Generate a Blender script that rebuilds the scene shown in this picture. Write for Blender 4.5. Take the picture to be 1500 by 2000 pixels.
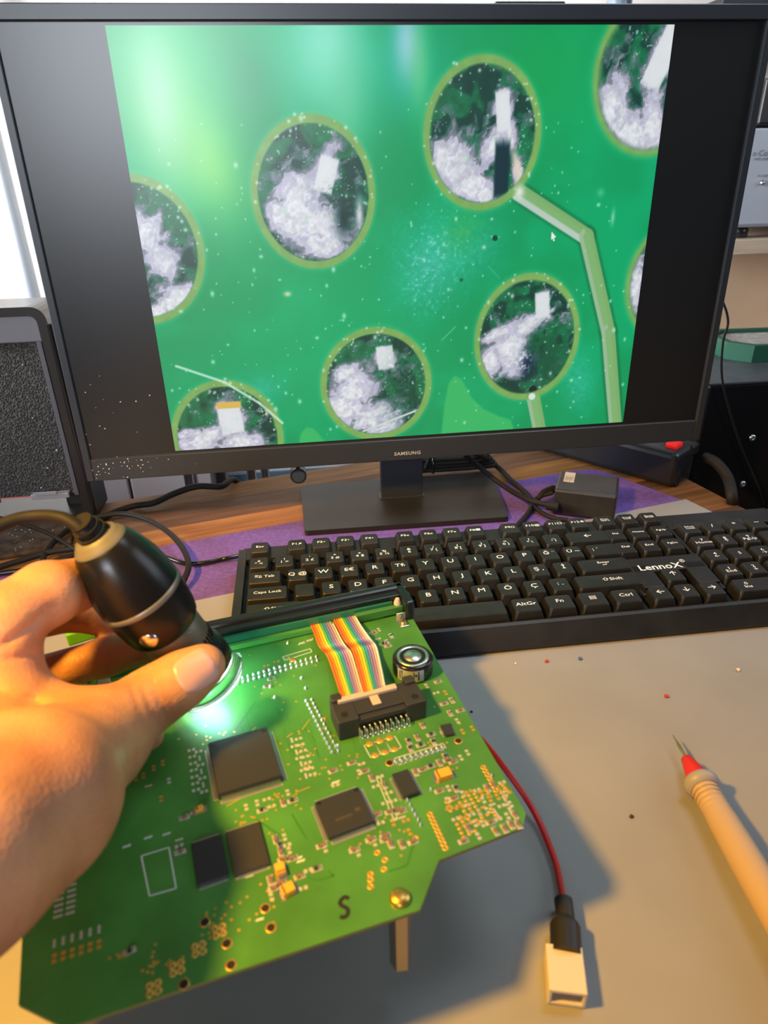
import bpy, bmesh, math, random
import numpy as np
from mathutils import Vector, Matrix
random.seed(7); rng = np.random.default_rng(7)
for o in list(bpy.data.objects): bpy.data.objects.remove(o)
SC = bpy.context.scene
COL = SC.collection
S = 0.001                                   # the scene is measured in millimetres, mat top = 0

# ------------------------------------------------------------------ camera
F = 1319.6; CAM = np.array([55.42, -425.34, 287.72])
R = np.array([[0.99235586, -0.12155645, -0.02130418],
              [-0.07374499, -0.44567526, -0.89215203],
              [0.09895208, 0.88690337, -0.45123263]])   # rows: right, down, forward
cd = bpy.data.cameras.new('camera'); cam = bpy.data.objects.new('camera', cd); COL.objects.link(cam)
cd.sensor_fit = 'VERTICAL'; cd.sensor_height = 24; cd.lens = F / 2000 * 24
cd.clip_start = 0.01; cd.clip_end = 30
M = Matrix([[R[0][i], -R[1][i], -R[2][i]] for i in range(3)]).to_4x4()
M.translation = Vector(CAM * S); cam.matrix_world = M
cd.dof.use_dof = True; cd.dof.focus_distance = 0.50; cd.dof.aperture_fstop = 7.5
SC.camera = cam

# ------------------------------------------------------------------ world, lights, exposure
SC.view_settings.view_transform = 'Standard'; SC.view_settings.look = 'None'
SC.view_settings.gamma = 1; SC.view_settings.use_curve_mapping = False
SC.view_settings.exposure = 0.0
w = bpy.data.worlds.new('room_light'); SC.world = w; w.use_nodes = True
w.node_tree.nodes['Background'].inputs[0].default_value = (0.72, 0.74, 0.80, 1)
w.node_tree.nodes['Background'].inputs[1].default_value = 0.085

def light(name, kind, loc, energy, color, target=None, **kw):
    l = bpy.data.lights.new(name, kind); l.energy = energy; l.color = color
    for k, v in kw.items(): setattr(l, k, v)
    o = bpy.data.objects.new(name, l); COL.objects.link(o); o.location = Vector(loc) * S
    if target is not None:
        d = (Vector(target) - Vector(loc)).normalized()
        o.rotation_euler = d.to_track_quat('-Z', 'Y').to_euler()
    return o
# warm desk lamp, up on the left, and the cool daylight of a window behind the camera
light('desk_lamp', 'SPOT', (-212, -284, 470), 25.0, (1.0, 0.50, 0.05), (50, -210, 0), spot_size=math.radians(92), spot_blend=0.55, shadow_soft_size=0.026)
light('overhead_fill', 'AREA', (400, 60, 820), 0.62, (0.80, 0.90, 1.0), (190, 120, 0), shape='RECTANGLE', size=0.35, size_y=0.35, spread=math.radians(66))  # added cool fill above the keyboard, narrow spread fades it towards the front
light('side_fill', 'AREA', (1150, -60, 560), 3.0, (0.80, 0.89, 1.0), (60, -180, 60), shape='RECTANGLE', size=0.5, size_y=0.6)  # added fill from the right, brightens the hand's shaded side
light('window_daylight', 'AREA', (-330, -1500, 720), 1.9, (0.86, 0.92, 1.0), (-150, 118, 420), shape='RECTANGLE', size=0.55, size_y=0.65, spread=math.radians(44))
light('background_fill', 'AREA', (-1000, 330, 480), 15, (0.97, 0.97, 1.0), (400, 800, 330), shape='RECTANGLE', size=0.7, size_y=0.5, spread=math.radians(66))  # added fill out of view, brightens the wall and background

# ------------------------------------------------------------------ helpers
def ray(px, py): return np.array([(px - 750) / F, (py - 1000) / F, 1.0]) @ R
def P(px, py, z=0.0):
    d = ray(px, py); t = (z - CAM[2]) / d[2]; return CAM + t * d
def PY(px, py, y):
    d = ray(px, py); t = (y - CAM[1]) / d[1]; return CAM + t * d
def PD(px, py, dep): return CAM + ray(px, py) * dep

def srgb(h):
    if isinstance(h, str):
        h = h.lstrip('#'); c = [int(h[i:i + 2], 16) / 255 for i in (0, 2, 4)]
    else: c = [v / 255 for v in h]
    return tuple(x / 12.92 if x <= 0.04045 else ((x + 0.055) / 1.055) ** 2.4 for x in c) + (1,)

MATS = {}
def mat(name, col, rough=0.5, metal=0.0, spec=0.5, bump=0, bscale=300, var=0, vscale=60, emit=None, estr=0, coat=0, sss=0, trans=0, stretch=None, alpha=None):
    if name in MATS: return MATS[name]
    m = bpy.data.materials.new(name); m.use_nodes = True; nt = m.node_tree; b = nt.nodes['Principled BSDF']
    c = srgb(col) if isinstance(col, str) else tuple(col) + (1,)
    b.inputs['Base Color'].default_value = c; b.inputs['Roughness'].default_value = rough
    b.inputs['Metallic'].default_value = metal; b.inputs['Specular IOR Level'].default_value = spec
    b.inputs['Coat Weight'].default_value = coat; b.inputs['Transmission Weight'].default_value = trans
    if sss:
        b.inputs['Subsurface Weight'].default_value = sss; b.inputs['Subsurface Radius'].default_value = (0.006, 0.0022, 0.0011)
        b.inputs['Subsurface Scale'].default_value = 1
    if emit: b.inputs['Emission Color'].default_value = srgb(emit); b.inputs['Emission Strength'].default_value = estr
    tc = nt.nodes.new('ShaderNodeTexCoord'); mp = nt.nodes.new('ShaderNodeMapping')
    nt.links.new(tc.outputs['Object'], mp.inputs[0])
    if stretch: mp.inputs['Scale'].default_value = stretch
    if var:
        n = nt.nodes.new('ShaderNodeTexNoise'); n.inputs['Scale'].default_value = vscale; n.inputs['Detail'].default_value = 6
        nt.links.new(mp.outputs[0], n.inputs['Vector'])
        r = nt.nodes.new('ShaderNodeValToRGB'); r.color_ramp.elements[0].position = .3; r.color_ramp.elements[1].position = .7
        r.color_ramp.elements[0].color = tuple(max(0, x * (1 - var)) for x in c[:3]) + (1,)
        r.color_ramp.elements[1].color = tuple(min(1, x * (1 + var)) for x in c[:3]) + (1,)
        nt.links.new(n.outputs[0], r.inputs[0]); nt.links.new(r.outputs[0], b.inputs['Base Color'])
    if bump:
        n = nt.nodes.new('ShaderNodeTexNoise'); n.inputs['Scale'].default_value = bscale; n.inputs['Detail'].default_value = 3
        nt.links.new(mp.outputs[0], n.inputs['Vector'])
        bp = nt.nodes.new('ShaderNodeBump'); bp.inputs['Strength'].default_value = bump; bp.inputs['Distance'].default_value = 0.001
        nt.links.new(n.outputs[0], bp.inputs['Height']); nt.links.new(bp.outputs[0], b.inputs['Normal'])
    MATS[name] = m; return m

WM = {}                                     # world matrix (mm) of every object, for parenting
def reg(o, m, parent):
    WM[o.name] = m
    loc = m
    if parent: o.parent = parent; loc = WM[parent.name].inverted() @ m
    l = loc.copy(); l.translation = loc.translation * S; o.matrix_basis = l
    return o
def tag(o, label=None, cat=None, group=None, kind=None):
    if label: o['label'] = label
    if cat: o['category'] = cat
    if group: o['group'] = group
    if kind: o['kind'] = kind
    return o
def mtx(loc=(0, 0, 0), rx=0, ry=0, rz=0):
    return Matrix.Translation(Vector([float(v) for v in loc])) @ Matrix.Rotation(rz, 4, 'Z') @ Matrix.Rotation(ry, 4, 'Y') @ Matrix.Rotation(rx, 4, 'X')
def thing(name, label, cat, m=None, group=None):
    o = bpy.data.objects.new(name, None); COL.objects.link(o); o.empty_display_size = .01
    reg(o, m or Matrix(), None); return tag(o, label, cat, group)

def rbox_data(sx, sy, sz, bev=0.0, seg=2):
    bm = bmesh.new(); bmesh.ops.create_cube(bm, size=1); bmesh.ops.scale(bm, vec=(sx, sy, sz), verts=bm.verts)
    if bev > 0: bmesh.ops.bevel(bm, geom=list(bm.edges), offset=bev, segments=seg, profile=.5, affect='EDGES', clamp_overlap=True)
    v = [tuple(x.co) for x in bm.verts]; bm.verts.index_update(); f = [[x.index for x in g.verts] for g in bm.faces]
    bm.free(); return v, f
class MB:
    def __init__(s): s.v = []; s.f = []; s.m = []; s.s = []
    def add(s, v, f, mi=0, smooth=False, M=None):
        n = len(s.v)
        if M is not None: v = [tuple(M @ Vector(p)) for p in v]
        s.v += [tuple(map(float, p)) for p in v]; s.f += [[i + n for i in g] for g in f]; s.m += [mi] * len(f); s.s += [smooth] * len(f); return s
    def box(s, c, size, bev=0, mi=0, M=None, seg=2, rz=0):
        v, f = rbox_data(*size, bev, seg); T = mtx(c, rz=rz)
        return s.add(v, f, mi, False, (M @ T) if M is not None else T)
    def lathe(s, prof, M=None, n=32, mi=0, smooth=True, caps=True):     # profile [(r,z)...]
        v = []; f = []
        for r, z in prof:
            for k in range(n): a = 2 * math.pi * k / n; v.append((r * math.cos(a), r * math.sin(a), z))
        for i in range(len(prof) - 1):
            for k in range(n): a = i * n + k; b = i * n + (k + 1) % n; f.append([a, b, b + n, a + n])
        s.add(v, f, mi, smooth, M)
        if caps: s.add(v[:n], [list(range(n))[::-1]], mi, False, M); s.add(v[-n:], [list(range(n))], mi, False, M)
        return s
    def cyl(s, a, b, r0, r1=None, n=16, mi=0, smooth=True):
        a = Vector([float(x) for x in a]); b = Vector([float(x) for x in b]); d = b - a
        T = Matrix.Translation(a) @ d.to_track_quat('Z', 'Y').to_matrix().to_4x4()
        return s.lathe([(r0, 0), (r1 if r1 is not None else r0, d.length)], T, n, mi, smooth)
    def tube(s, pts, r, n=10, mi=0, sub=6, closed=False):
        p = spline(pts, sub); rr = r if callable(r) else (lambda t: r)
        v = []; f = []; up = np.array([.13, .21, .97]); N = len(p)
        for i in range(N):
            t = p[min(i + 1, N - 1)] - p[max(i - 1, 0)]; t = t / (np.linalg.norm(t) + 1e-9)
            x = np.cross(up, t); x /= np.linalg.norm(x) + 1e-9; up2 = np.cross(t, x); up = up2
            for k in range(n):
                a = 2 * math.pi * k / n; v.append(p[i] + rr(i / (N - 1)) * (math.cos(a) * x + math.sin(a) * up2))
        for i in range(N - 1):
            for k in range(n): a = i * n + k; b = i * n + (k + 1) % n; f.append([a, b, b + n, a + n])
        s.add(v, f, mi, True); s.add(v[:n], [list(range(n))[::-1]], mi); s.add(v[-n:], [list(range(n))], mi); return s
    def prism(s, poly, z0, z1, mi=0, M=None):
        n = len(poly); v = [(x, y, z0) for x, y in poly] + [(x, y, z1) for x, y in poly]
        f = [list(range(n))[::-1], [i + n for i in range(n)]] + [[i, (i + 1) % n, (i + 1) % n + n, i + n] for i in range(n)]
        return s.add(v, f, mi, False, M)
    def mesh(s, name, mats, M=None):
        inv = M.inverted() if M is not None else None
        me = bpy.data.meshes.new(name)
        v = s.v if inv is None else [tuple(inv @ Vector(p)) for p in s.v]
        me.from_pydata([(a * S, b * S, c * S) for a, b, c in v], [], s.f)
        for m in (mats if isinstance(mats, (list, tuple)) else [mats]): me.materials.append(m)
        me.polygons.foreach_set('material_index', s.m); me.polygons.foreach_set('use_smooth', s.s)
        bm = bmesh.new(); bm.from_mesh(me); bmesh.ops.recalc_face_normals(bm, faces=bm.faces); bm.to_mesh(me); bm.free()
        me.update(); return me
    def build(s, name, mats, parent=None, M=None, **kw):
        """geometry is in world mm unless M is given; the object sits at M (default: the parent's frame)"""
        W = M if M is not None else (WM[parent.name] if parent else Matrix())
        o = bpy.data.objects.new(name, s.mesh(name, mats, W)); COL.objects.link(o); reg(o, W, parent); return tag(o, **kw)
    def local(s, name, mats, parent=None, M=None, **kw):
        """geometry is already in the object's own frame; M is its world matrix"""
        W = M if M is not None else (WM[parent.name] if parent else Matrix())
        o = bpy.data.objects.new(name, s.mesh(name, mats)); COL.objects.link(o); reg(o, W, parent); return tag(o, **kw)
def inst(name, me, parent, M, **kw):
    o = bpy.data.objects.new(name, me); COL.objects.link(o); reg(o, M, parent); return tag(o, **kw)
def spline(pts, sub=6):
    p = [np.array(q, float) for q in pts]
    if len(p) == 2: return np.array([p[0] + (p[1] - p[0]) * t for t in np.linspace(0, 1, sub + 1)])
    p = [2 * p[0] - p[1]] + p + [2 * p[-1] - p[-2]]; out = []
    for i in range(1, len(p) - 2):
        a, b, c, d = p[i - 1:i + 3]
        for t in np.arange(sub) / sub:
            out.append(.5 * (2 * b + (c - a) * t + (2 * a - 5 * b + 4 * c - d) * t * t + (3 * b - a - 3 * c + d) * t ** 3))
    return np.array(out + [p[-2]])
TXT = {}
def text_mb(body, h, wide=1.0, bold=0.0, ext=0.12, spacing=1.0, align='CENTER', lsp=0.8):
    k = (body, h, wide, bold, spacing, align, lsp)
    if k not in TXT:
        c = bpy.data.curves.new('writing', 'FONT'); c.body = body; c.size = 1; c.align_x = align; c.align_y = 'CENTER'
        c.offset = bold; c.space_character = spacing; c.space_line = lsp; c.resolution_u = 2
        o = bpy.data.objects.new('writing', c); COL.objects.link(o)
        dg = bpy.context.evaluated_depsgraph_get(); me = bpy.data.meshes.new_from_object(o.evaluated_get(dg))
        v = [(q.co.x * h * 1.4 * wide, q.co.y * h * 1.4, 0) for q in me.vertices]; f = [list(q.vertices) for q in me.polygons]
        bpy.data.objects.remove(o); bpy.data.curves.remove(c); bpy.data.meshes.remove(me); TXT[k] = (v, f)
    v, f = TXT[k]; mb = MB(); mb.add(v, f); return mb

def noise2(x, y, seed=0):
    r = np.random.default_rng(seed); T = r.random((256, 256)).astype(np.float32)
    xi = np.floor(x).astype(int); yi = np.floor(y).astype(int); fx = x - xi; fy = y - yi
    fx = fx * fx * (3 - 2 * fx); fy = fy * fy * (3 - 2 * fy); g = lambda a, b: T[a % 256, b % 256]
    return (g(xi, yi) * (1 - fx) + g(xi + 1, yi) * fx) * (1 - fy) + (g(xi, yi + 1) * (1 - fx) + g(xi + 1, yi + 1) * fx) * fy
def fbm(x, y, o=4, seed=0): return sum(noise2(x * 2 ** i, y * 2 ** i, seed + i) * .5 ** i for i in range(o)) / sum(.5 ** i for i in range(o))
def sst(a, b, x): t = np.clip((x - a) / (b - a), 0, 1); return t * t * (3 - 2 * t)

# ------------------------------------------------------------------ materials
black = mat('black_plastic', (0.012, 0.012, 0.013), .42, bump=.05, bscale=2500)
blackgloss = mat('gloss_black_plastic', (0.010, 0.010, 0.011), .22)
rubber = mat('black_rubber', (0.014, 0.013, 0.012), .6, spec=.2)
keym = mat('key_plastic', (0.012, 0.0115, 0.011), .45, bump=.08, bscale=3000, var=.25, vscale=120)
kbody = mat('keyboard_plastic', (0.012, 0.012, 0.013), .45, bump=.08, bscale=2500, var=.35, vscale=50)
white_ink = mat('white_print', (0.90, 0.88, 0.84), .6)
metal = mat('steel', (0.6, 0.6, 0.6), .3, 1)
tin = mat('solder', (0.75, 0.75, 0.72), .28, 1)
gold = mat('gold_plate', (0.85, 0.52, 0.14), .32, 1)
goldpad = mat('gold_pad', (0.72, 0.42, 0.08), .38, .6)
silk = mat('silkscreen', (0.62, 0.64, 0.58), .6)
pcbm = mat('solder_mask', (0.058, 0.212, 0.038), .34, spec=.45, var=.22, vscale=35)
pcbdark = mat('solder_mask_trace', (0.040, 0.180, 0.024), .34)
pcbedge = mat('board_edge', (0.20, 0.17, 0.05), .6)
chipm = mat('chip_resin', (0.022, 0.022, 0.021), .5, bump=.08, bscale=2500)

# ------------------------------------------------------------------ setting
TH = math.radians(13.2)                     # the desk stands turned against the keyboard
DM = mtx((0, 0, 0), rz=TH)
def dk(x, y): c, s = math.cos(TH), math.sin(TH); return (x * c - y * s, x * s + y * c)
MB().box((300, 0, -745), (5000, 5000, 10)).build('floor', mat('floor_tile', (0.20, 0.17, 0.15), .5, var=.2), kind='structure')
MB().box((300, 905, 500), (5000, 10, 2500)).build('wall_back', mat('wall_paint', (0.76, 0.72, 0.66), .8, bump=.1, bscale=80, var=.06, vscale=3), kind='structure')

# desk: planks laid along its length on a frame
desk = thing('desk', 'brown wood-grain desk top of long planks under the mats', 'desk', mtx((0, 0, -740)))
WOODS = []
for i, c in enumerate(['74502f', '5a4030', '8c5f34', '946536', '664832', '7c5634']):
    WOODS.append(mat('wood_grain_%s' % 'abcdef'[i], c, .6, spec=.22, var=.38, vscale=9, stretch=(1.2, 16, 8), bump=.12, bscale=40))
def rot(x, y): return dk(x, y)
yb = 238.5                                  # back edge in the desk's own frame
random.seed(3); yy = yb; row = 0
while yy > -560:
    wdt = [22, 15, 30, 12, 26, 18, 38][row % 7]; c = dk(21.5, yy - wdt / 2)
    MB().box((0, 0, 0), (883, wdt - .2, 18), .15, seg=1).local('plank', WOODS[(row * 5 + row // 3) % 6], desk, mtx((c[0], c[1], -11.2), rz=TH))
    yy -= wdt; row += 1
c = dk(20, -160); MB().box((c[0], c[1], -30), (860, 780, 19), .5, rz=TH).build('under_frame', mat('desk_frame', (0.05, 0.04, 0.03), .6), desk)
for x, y in ((-400, 215), (440, 215), (-400, -535), (440, -535)):
    c = dk(x, y); MB().box((c[0], c[1], -390), (40, 40, 700), 2, rz=TH).build('leg', mat('desk_leg', (0.06, 0.06, 0.06), .5), desk)

def rpoly(pts, rad):
    out = []
    for i, (p, r) in enumerate(zip(pts, rad)):
        a = Vector(pts[i - 1]) - Vector(p); b = Vector(pts[(i + 1) % len(pts)]) - Vector(p)
        if r <= 0: out.append(tuple(p)); continue
        p0 = Vector(p) + a.normalized() * r; p1 = Vector(p) + b.normalized() * r
        for t in np.linspace(0, 1, 7): out.append(tuple(p0 * (1 - t) ** 2 + 2 * Vector(p) * t * (1 - t) + p1 * t * t))
    return out
def pxy(px, py, z=0): return tuple(P(px, py, z)[:2])
pur = rpoly([(-320, 52), (-73.6, 110), (352, 211.5), pxy(1225, 937, -1), pxy(1387, 997, -1), (470, -90), (-290, -120)], [0, 0, 26, 0, 0, 0, 0])
MB().prism(pur, -2.0, -1.0).build('desk_pad', mat('purple_felt', (0.150, 0.078, 0.330), .85, bump=.3, bscale=900, var=.22, vscale=300),
    label='purple felt desk pad lying under the grey mat and monitor foot', cat='desk pad')
gry = [(-300, -50), (-38.7, 16.4), (408, 120), pxy(1383, 996), (452, -60), (430, -420), (-330, -420)]
MB().prism(gry, -0.95, 0).build('work_mat', mat('grey_mat', (0.300, 0.292, 0.285), .48, bump=.05, bscale=1500, var=.05, vscale=20),
    label='smooth grey work mat in front of the keyboard with crumbs', cat='mat')

# ------------------------------------------------------------------ monitor
YAW, TILT = 0.00412, 0.02939
MM = mtx((137.55, 118.2, 81.0), rz=YAW) @ Matrix.Rotation(-TILT, 4, 'X')
mon = thing('monitor', 'wide black computer monitor on a square foot showing green microscope picture', 'monitor', mtx((137, 155, -1)))
bez = mat('monitor_bezel', (0.022, 0.026, 0.033), .40, bump=.05, bscale=3000)
L0, L1, B0, B1 = -269.5, 270.0, -19.5, 306.3
a0, a1, b0, b1 = -263.8, 263.8, -0.5, 297.0
m = MB()
for bx in ((L0, a0, B0, B1), (a1, L1, B0, B1), (a0, a1, B0, b0), (a0, a1, b1, B1)):
    m.box(((bx[0] + bx[1]) / 2, 3, (bx[2] + bx[3]) / 2), (bx[1] - bx[0], 10, bx[3] - bx[2]), .6, M=MM, seg=1)
m.build('bezel', bez, mon, MM)
m = MB().box((0, 15, 143), (536, 14, 322), 3, M=MM).box((0, 28, 120), (300, 16, 180), 8, M=MM)
m.build('back_cover', bez, mon, MM)
scrm = mat('screen_glass', (0.009, 0.0095, 0.0105), .34, spec=.55)
MB().box((0, 3, 148.2), (a1 - a0 + .4, 4, b1 - b0 + .4), 0, M=MM).build('screen_panel', scrm, mon, MM)
# the picture on the screen: a close-up of solder joints, painted per vertex on a fine grid
GX, GY = 660, 495
gx = np.linspace(-195.3, 195.3, GX); gy = np.linspace(1.6, 294.7, GY)
X, Y = np.meshgrid(gx, gy)
def C3(r, g, b): return np.array([r, g, b], float) / 255
img = np.zeros((GY, GX, 3)); img[:] = C3(0, 160, 98)
def mix(mask, col):
    global img
    img = img * (1 - mask[..., None]) + np.asarray(col) * mask[..., None]
def g2(cx, cy, sx, sy, a=0):
    c, s = math.cos(a), math.sin(a); u = (X - cx) * c + (Y - cy) * s; v = -(X - cx) * s + (Y - cy) * c
    return np.exp(-((u / sx) ** 2 + (v / sy) ** 2))
n1 = fbm(X / 40 + 9, Y / 40 + 3, 3, 1); n2 = fbm(X / 6, Y / 6, 4, 11); n3 = fbm(X / 2.2, Y / 2.2, 3, 21)
mix(sst(.35, .75, n1) * .5, C3(0, 190, 130))
mix(g2(-60, 100, 70, 60) * .6, C3(0, 185, 118)); mix(g2(0, 268, 40, 30) * .5, C3(30, 200, 170))
mix(g2(105, 265, 40, 45) * .8, C3(0, 172, 90)); mix(g2(150, 190, 30, 60) * .5, C3(0, 175, 110))
mix(g2(-90, 285, 40, 40) * .7, C3(50, 190, 130)); mix(g2(-105, 262, 17, 26) * .75, C3(45, 155, 110))
mix(g2(-165, 262, 42, 62) * .6, C3(160, 240, 165)); mix(g2(-140, 215, 24, 40, .3) * .8, C3(160, 238, 125))
mix(g2(-168, 240, 20, 50) * .45, C3(195, 242, 165)); mix(g2(-168, 255, 13, 36) * .5, C3(205, 238, 232))  # upper-left glow is partly window reflection, painted into the picture
mix(g2(-52, 285, 30, 46) * .85, C3(165, 245, 225)); mix(g2(-40, 245, 16, 30) * .5, C3(130, 225, 175))
mix(g2(3, 285, 10, 24) * .9, C3(170, 215, 240)); mix(g2(12, 268, 8, 30) * .5, C3(150, 225, 150))
for cx, cy, sx, sy, a, k in ((20, 140, 26, 34, -.5, .75), (-38, 46, 10, 14, 0, .6), (-118, 50, 14, 12, 0, .5), (60, 152, 18, 24, -.5, .35), (150, 40, 16, 26, .2, .5), (-100, 200, 12, 10, 0, .3)):
    mix(g2(cx, cy, sx, sy, a) * k * (.55 + .75 * (n3 - .3)), C3(120, 215, 215))
mix(g2(45, 165, 12, 18, -.6) * .5 * n3, C3(120, 190, 60)); mix(sst(.62, .8, n3) * g2(20, 140, 22, 30) * .7, C3(170, 235, 235))
mix(g2(-150, 50, 80, 40) * .25, C3(20, 200, 150))
def seg(x0, y0, x1, y1):
    dx, dy = x1 - x0, y1 - y0; t = np.clip(((X - x0) * dx + (Y - y0) * dy) / (dx * dx + dy * dy), 0, 1)
    return np.hypot(X - x0 - t * dx, Y - y0 - t * dy), ((X - x0) * dy - (Y - y0) * dx) / math.hypot(dx, dy)
def poly(pts):
    ins = np.zeros_like(X, bool); j = len(pts) - 1
    for i in range(len(pts)):
        xi, yi = pts[i]; xj, yj = pts[j]
        ins ^= ((yi > Y) != (yj > Y)) & (X < (xj - xi) * (Y - yi) / (yj - yi + 1e-9) + xi); j = i
    return ins
olive = C3(140, 180, 100)
# copper areas seen through the mask
for pts in ([(30, -1), (33, 30), (36, 46), (41, 52), (47, 49), (56, 33), (68, 21), (82, 14), (92, 10), (96, -1)], [(-93, 0), (-91, 9), (-86, 15), (-80, 14), (-75, 8), (-70, 0)]):
    k = poly(pts).astype(float)
    for _ in range(3): k = (k + np.roll(k, 1, 0) + np.roll(k, -1, 0) + np.roll(k, 1, 1) + np.roll(k, -1, 1)) / 5
    mix(k, C3(66, 192, 112))
for a_ in (((88, 190), (145, 157)), ((145, 157), (172, 82)), ((172, 82), (189, -2))):
    d, sd = seg(*a_[0], *a_[1]); mix(sst(9.5, 6.5, d) * .55, C3(0, 108, 60))
for a_ in (((88, 190), (145, 157)), ((145, 157), (172, 82)), ((172, 82), (189, -2)), ((109, 36), (119, -2))):
    d, sd = seg(*a_[0], *a_[1]); mix(sst(6.4, 5.2, d), C3(140, 182, 118)); mix(sst(4, 1, abs(d)) * .4, C3(150, 196, 135))
    if a_[0][0] == 88: mix(sst(3, 1.5, np.abs(d - 4)) * (sd > 0), C3(205, 212, 205))
    else: mix(sst(2.4, 1, np.abs(d - 4.4)) * (sd > 0) * .55, C3(196, 206, 196))
pads = [(-67, 192, 45.5, 51.5, 0), (58.5, 228, 44.2, 50, 1), (102, 79.5, 45, 52, 2), (-25, 47.5, 46.5, 47.5, 3), (-199, 157, 48.5, 52, 4), (-151, 9, 46, 50, 5), (185.5, 264, 47, 52, 1), (229, 120, 47, 50, 2)]
hl = [[(-57, 205, 8, 14, -.3), (-77, 190, 18, 20, .6), (-70, 172, 26, 20, .2), (-86, 178, 16, 16, 0), (-60, 158, 22, 12, 0), (-95, 180, 9, 15, 0)],
      [(73, 243, 6, 15, .1), (80, 228, 7, 10, 0), (38, 208, 14, 24, .3), (50, 196, 22, 15, -.4), (30, 214, 10, 14, .3), (60, 190, 12, 12, 0), (88, 200, 5, 16, .3), (66, 222, 8, 14, -.5)],
      [(113, 106, 7, 12, .1), (86, 74, 17, 15, .5), (78, 84, 18, 7, .35), (92, 62, 14, 14, 0), (72, 62, 10, 16, 0), (105, 92, 20, 8, .5)],
      [(-17, 70, 8, 11, .1), (-45, 45, 22, 18, .5), (-52, 30, 22, 20, 0), (-30, 20, 24, 13, .3), (-50, 58, 14, 8, .4), (-20, 10, 18, 8, .3)],
      [(-190, 172, 12, 16, 0), (-182, 150, 10, 14, .6), (-178, 120, 18, 14, .5), (-190, 112, 16, 10, 0), (-168, 124, 7, 13, -.3)],
      [(-147, 26, 11, 15, .1), (-170, 10, 26, 10, .25), (-140, 6, 24, 9, 0), (-180, 16, 14, 5, .2)],
      [(190, 276, 9, 24, -.4), (158, 240, 15, 26, .3), (170, 226, 18, 18, 0), (188, 230, 11, 26, 0)], [(190, 116, 8, 26, 0)]]
for i, (cx, cy, rx, ry, sd_) in enumerate(pads):
    rr = np.hypot((X - cx) / rx, (Y - cy) / ry); rm = (rx + ry) / 2
    soft = 3.2 if i in (6, 7) else 1.3 if i in (1, 2) else .9
    mix(sst(1 + (soft + 3.4) / rm, 1 - soft / rm, rr) * .35, C3(120, 215, 150))
    mix(sst(1 + soft / rm, 1 - soft / rm, rr), olive * (1.0 + .12 * (n2[..., None] - .5)) if True else olive)
    inner = sst(1 - (5.6 - soft) / rm, 1 - (5.6 + soft) / rm, rr)
    a = np.arctan2(Y - cy, X - cx)
    base = C3(22, 108, 72) * (.75 + .6 * n2[..., None]); mix(inner, base)
    mix(inner * sst(.75, .96, rr) * .55, C3(70, 120, 84))
    mix(inner * sst(.46, .60, fbm(X / 13 + 5 * i, Y / 13, 3, 40 + i)) * .75, C3(20, 52, 52))
    k = np.zeros_like(X)
    for hx, hy, sx, sy, an in hl[i]: k = np.maximum(k, g2(hx, hy, sx, sy, an))
    an_ = (.55, .9, .45, .5, .7, .3, 1.1, .8)[i]; c_, s_ = math.cos(an_), math.sin(an_)
    U_ = (X - cx) * c_ + (Y - cy) * s_; W_ = -(X - cx) * s_ + (Y - cy) * c_
    wx = (fbm(X / 7, Y / 7, 3, 50 + i) - .5) * 14; wv = fbm((U_ + wx) / 17 + 7, (W_ + wx) / 5.5 + 3 * i, 4, 60 + i)
    rd_ = 1 - 2 * np.abs(fbm((U_ + wx) / 8 + 20, (W_ - wx) / 3.2 + i, 3, 70 + i) - .5); fine = fbm(X / 2.6, Y / 2.6, 2, 80 + i); n2s = fbm(X / 7, Y / 7, 2, 31 + i)
    k = k * 1.12 + (wv - .5) * .95 + (n2s - .5) * .40 + (rd_ - .78) * .12 + .07
    for t0, t1, cl, am in ((.20, .34, C3(96, 122, 122), .7), (.36, .48, C3(150, 142, 164), .85), (.52, .66, C3(216, 203, 230), .95), (.86, 1.0, C3(244, 234, 246), .92)):
        mix(inner * sst(t0, t1, k) * am, cl * (.90 + .20 * fine[..., None]))
    mix(inner * sst(.55, .8, wv) * sst(.5, .7, k) * .4, C3(172, 160, 196))
    mix(inner * sst(.97, 1.0, noise2(X / 1.3, Y / 1.3, 90 + i) * (.5 + n2)) * .6, C3(232, 232, 236))
    hx, hy, sx, sy, an = hl[i][0]; c, s = math.cos(an), math.sin(an)
    u = abs((X - hx) * c + (Y - hy) * s) / sx; v = abs(-(X - hx) * s + (Y - hy) * c) / sy
    if i not in (4, 7): mix(inner * sst(.95, .75, np.maximum(u, v)) * .9, C3(246, 238, 248))
    if i == 0: mix(inner * g2(-46, 178, 6, 16) * .95, C3(10, 48, 44)); mix(inner * g2(-34, 178, 3, 11), C3(230, 222, 236)); mix(inner * sst(.55, .6, n3) * g2(-48, 188, 12, 8), C3(15, 70, 50))
    if i == 1: mix(inner * sst(1.15, .7, np.maximum(abs(X - 74) / 6, abs(Y - 205) / 20)), C3(16, 50, 62)); mix(inner * g2(86, 206, 3, 13, .25), C3(244, 218, 205)); mix(g2(88.5, 190, 3.5, 4.5), C3(248, 240, 240))
    if i == 2: mix(inner * g2(122, 60, 14, 20, .2) * .9, C3(22, 88, 62)); mix(inner * g2(104, 58, 7, 12) * (n3 > .42), C3(30, 44, 84)); mix(inner * sst(4, 3, np.hypot(X - 110, Y - 36)), C3(12, 42, 34)); mix(sst(3.6, 2.4, np.hypot(X - 109.5, Y - 30)), C3(240, 240, 240))
    if i == 3: mix(inner * g2(0, 40, 16, 26) * .7 * (n3 > .4), C3(16, 92, 66)); mix(inner * sst(1.2, .4, seg(-44, 6, 18, 27)[0]), C3(225, 225, 225))
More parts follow.
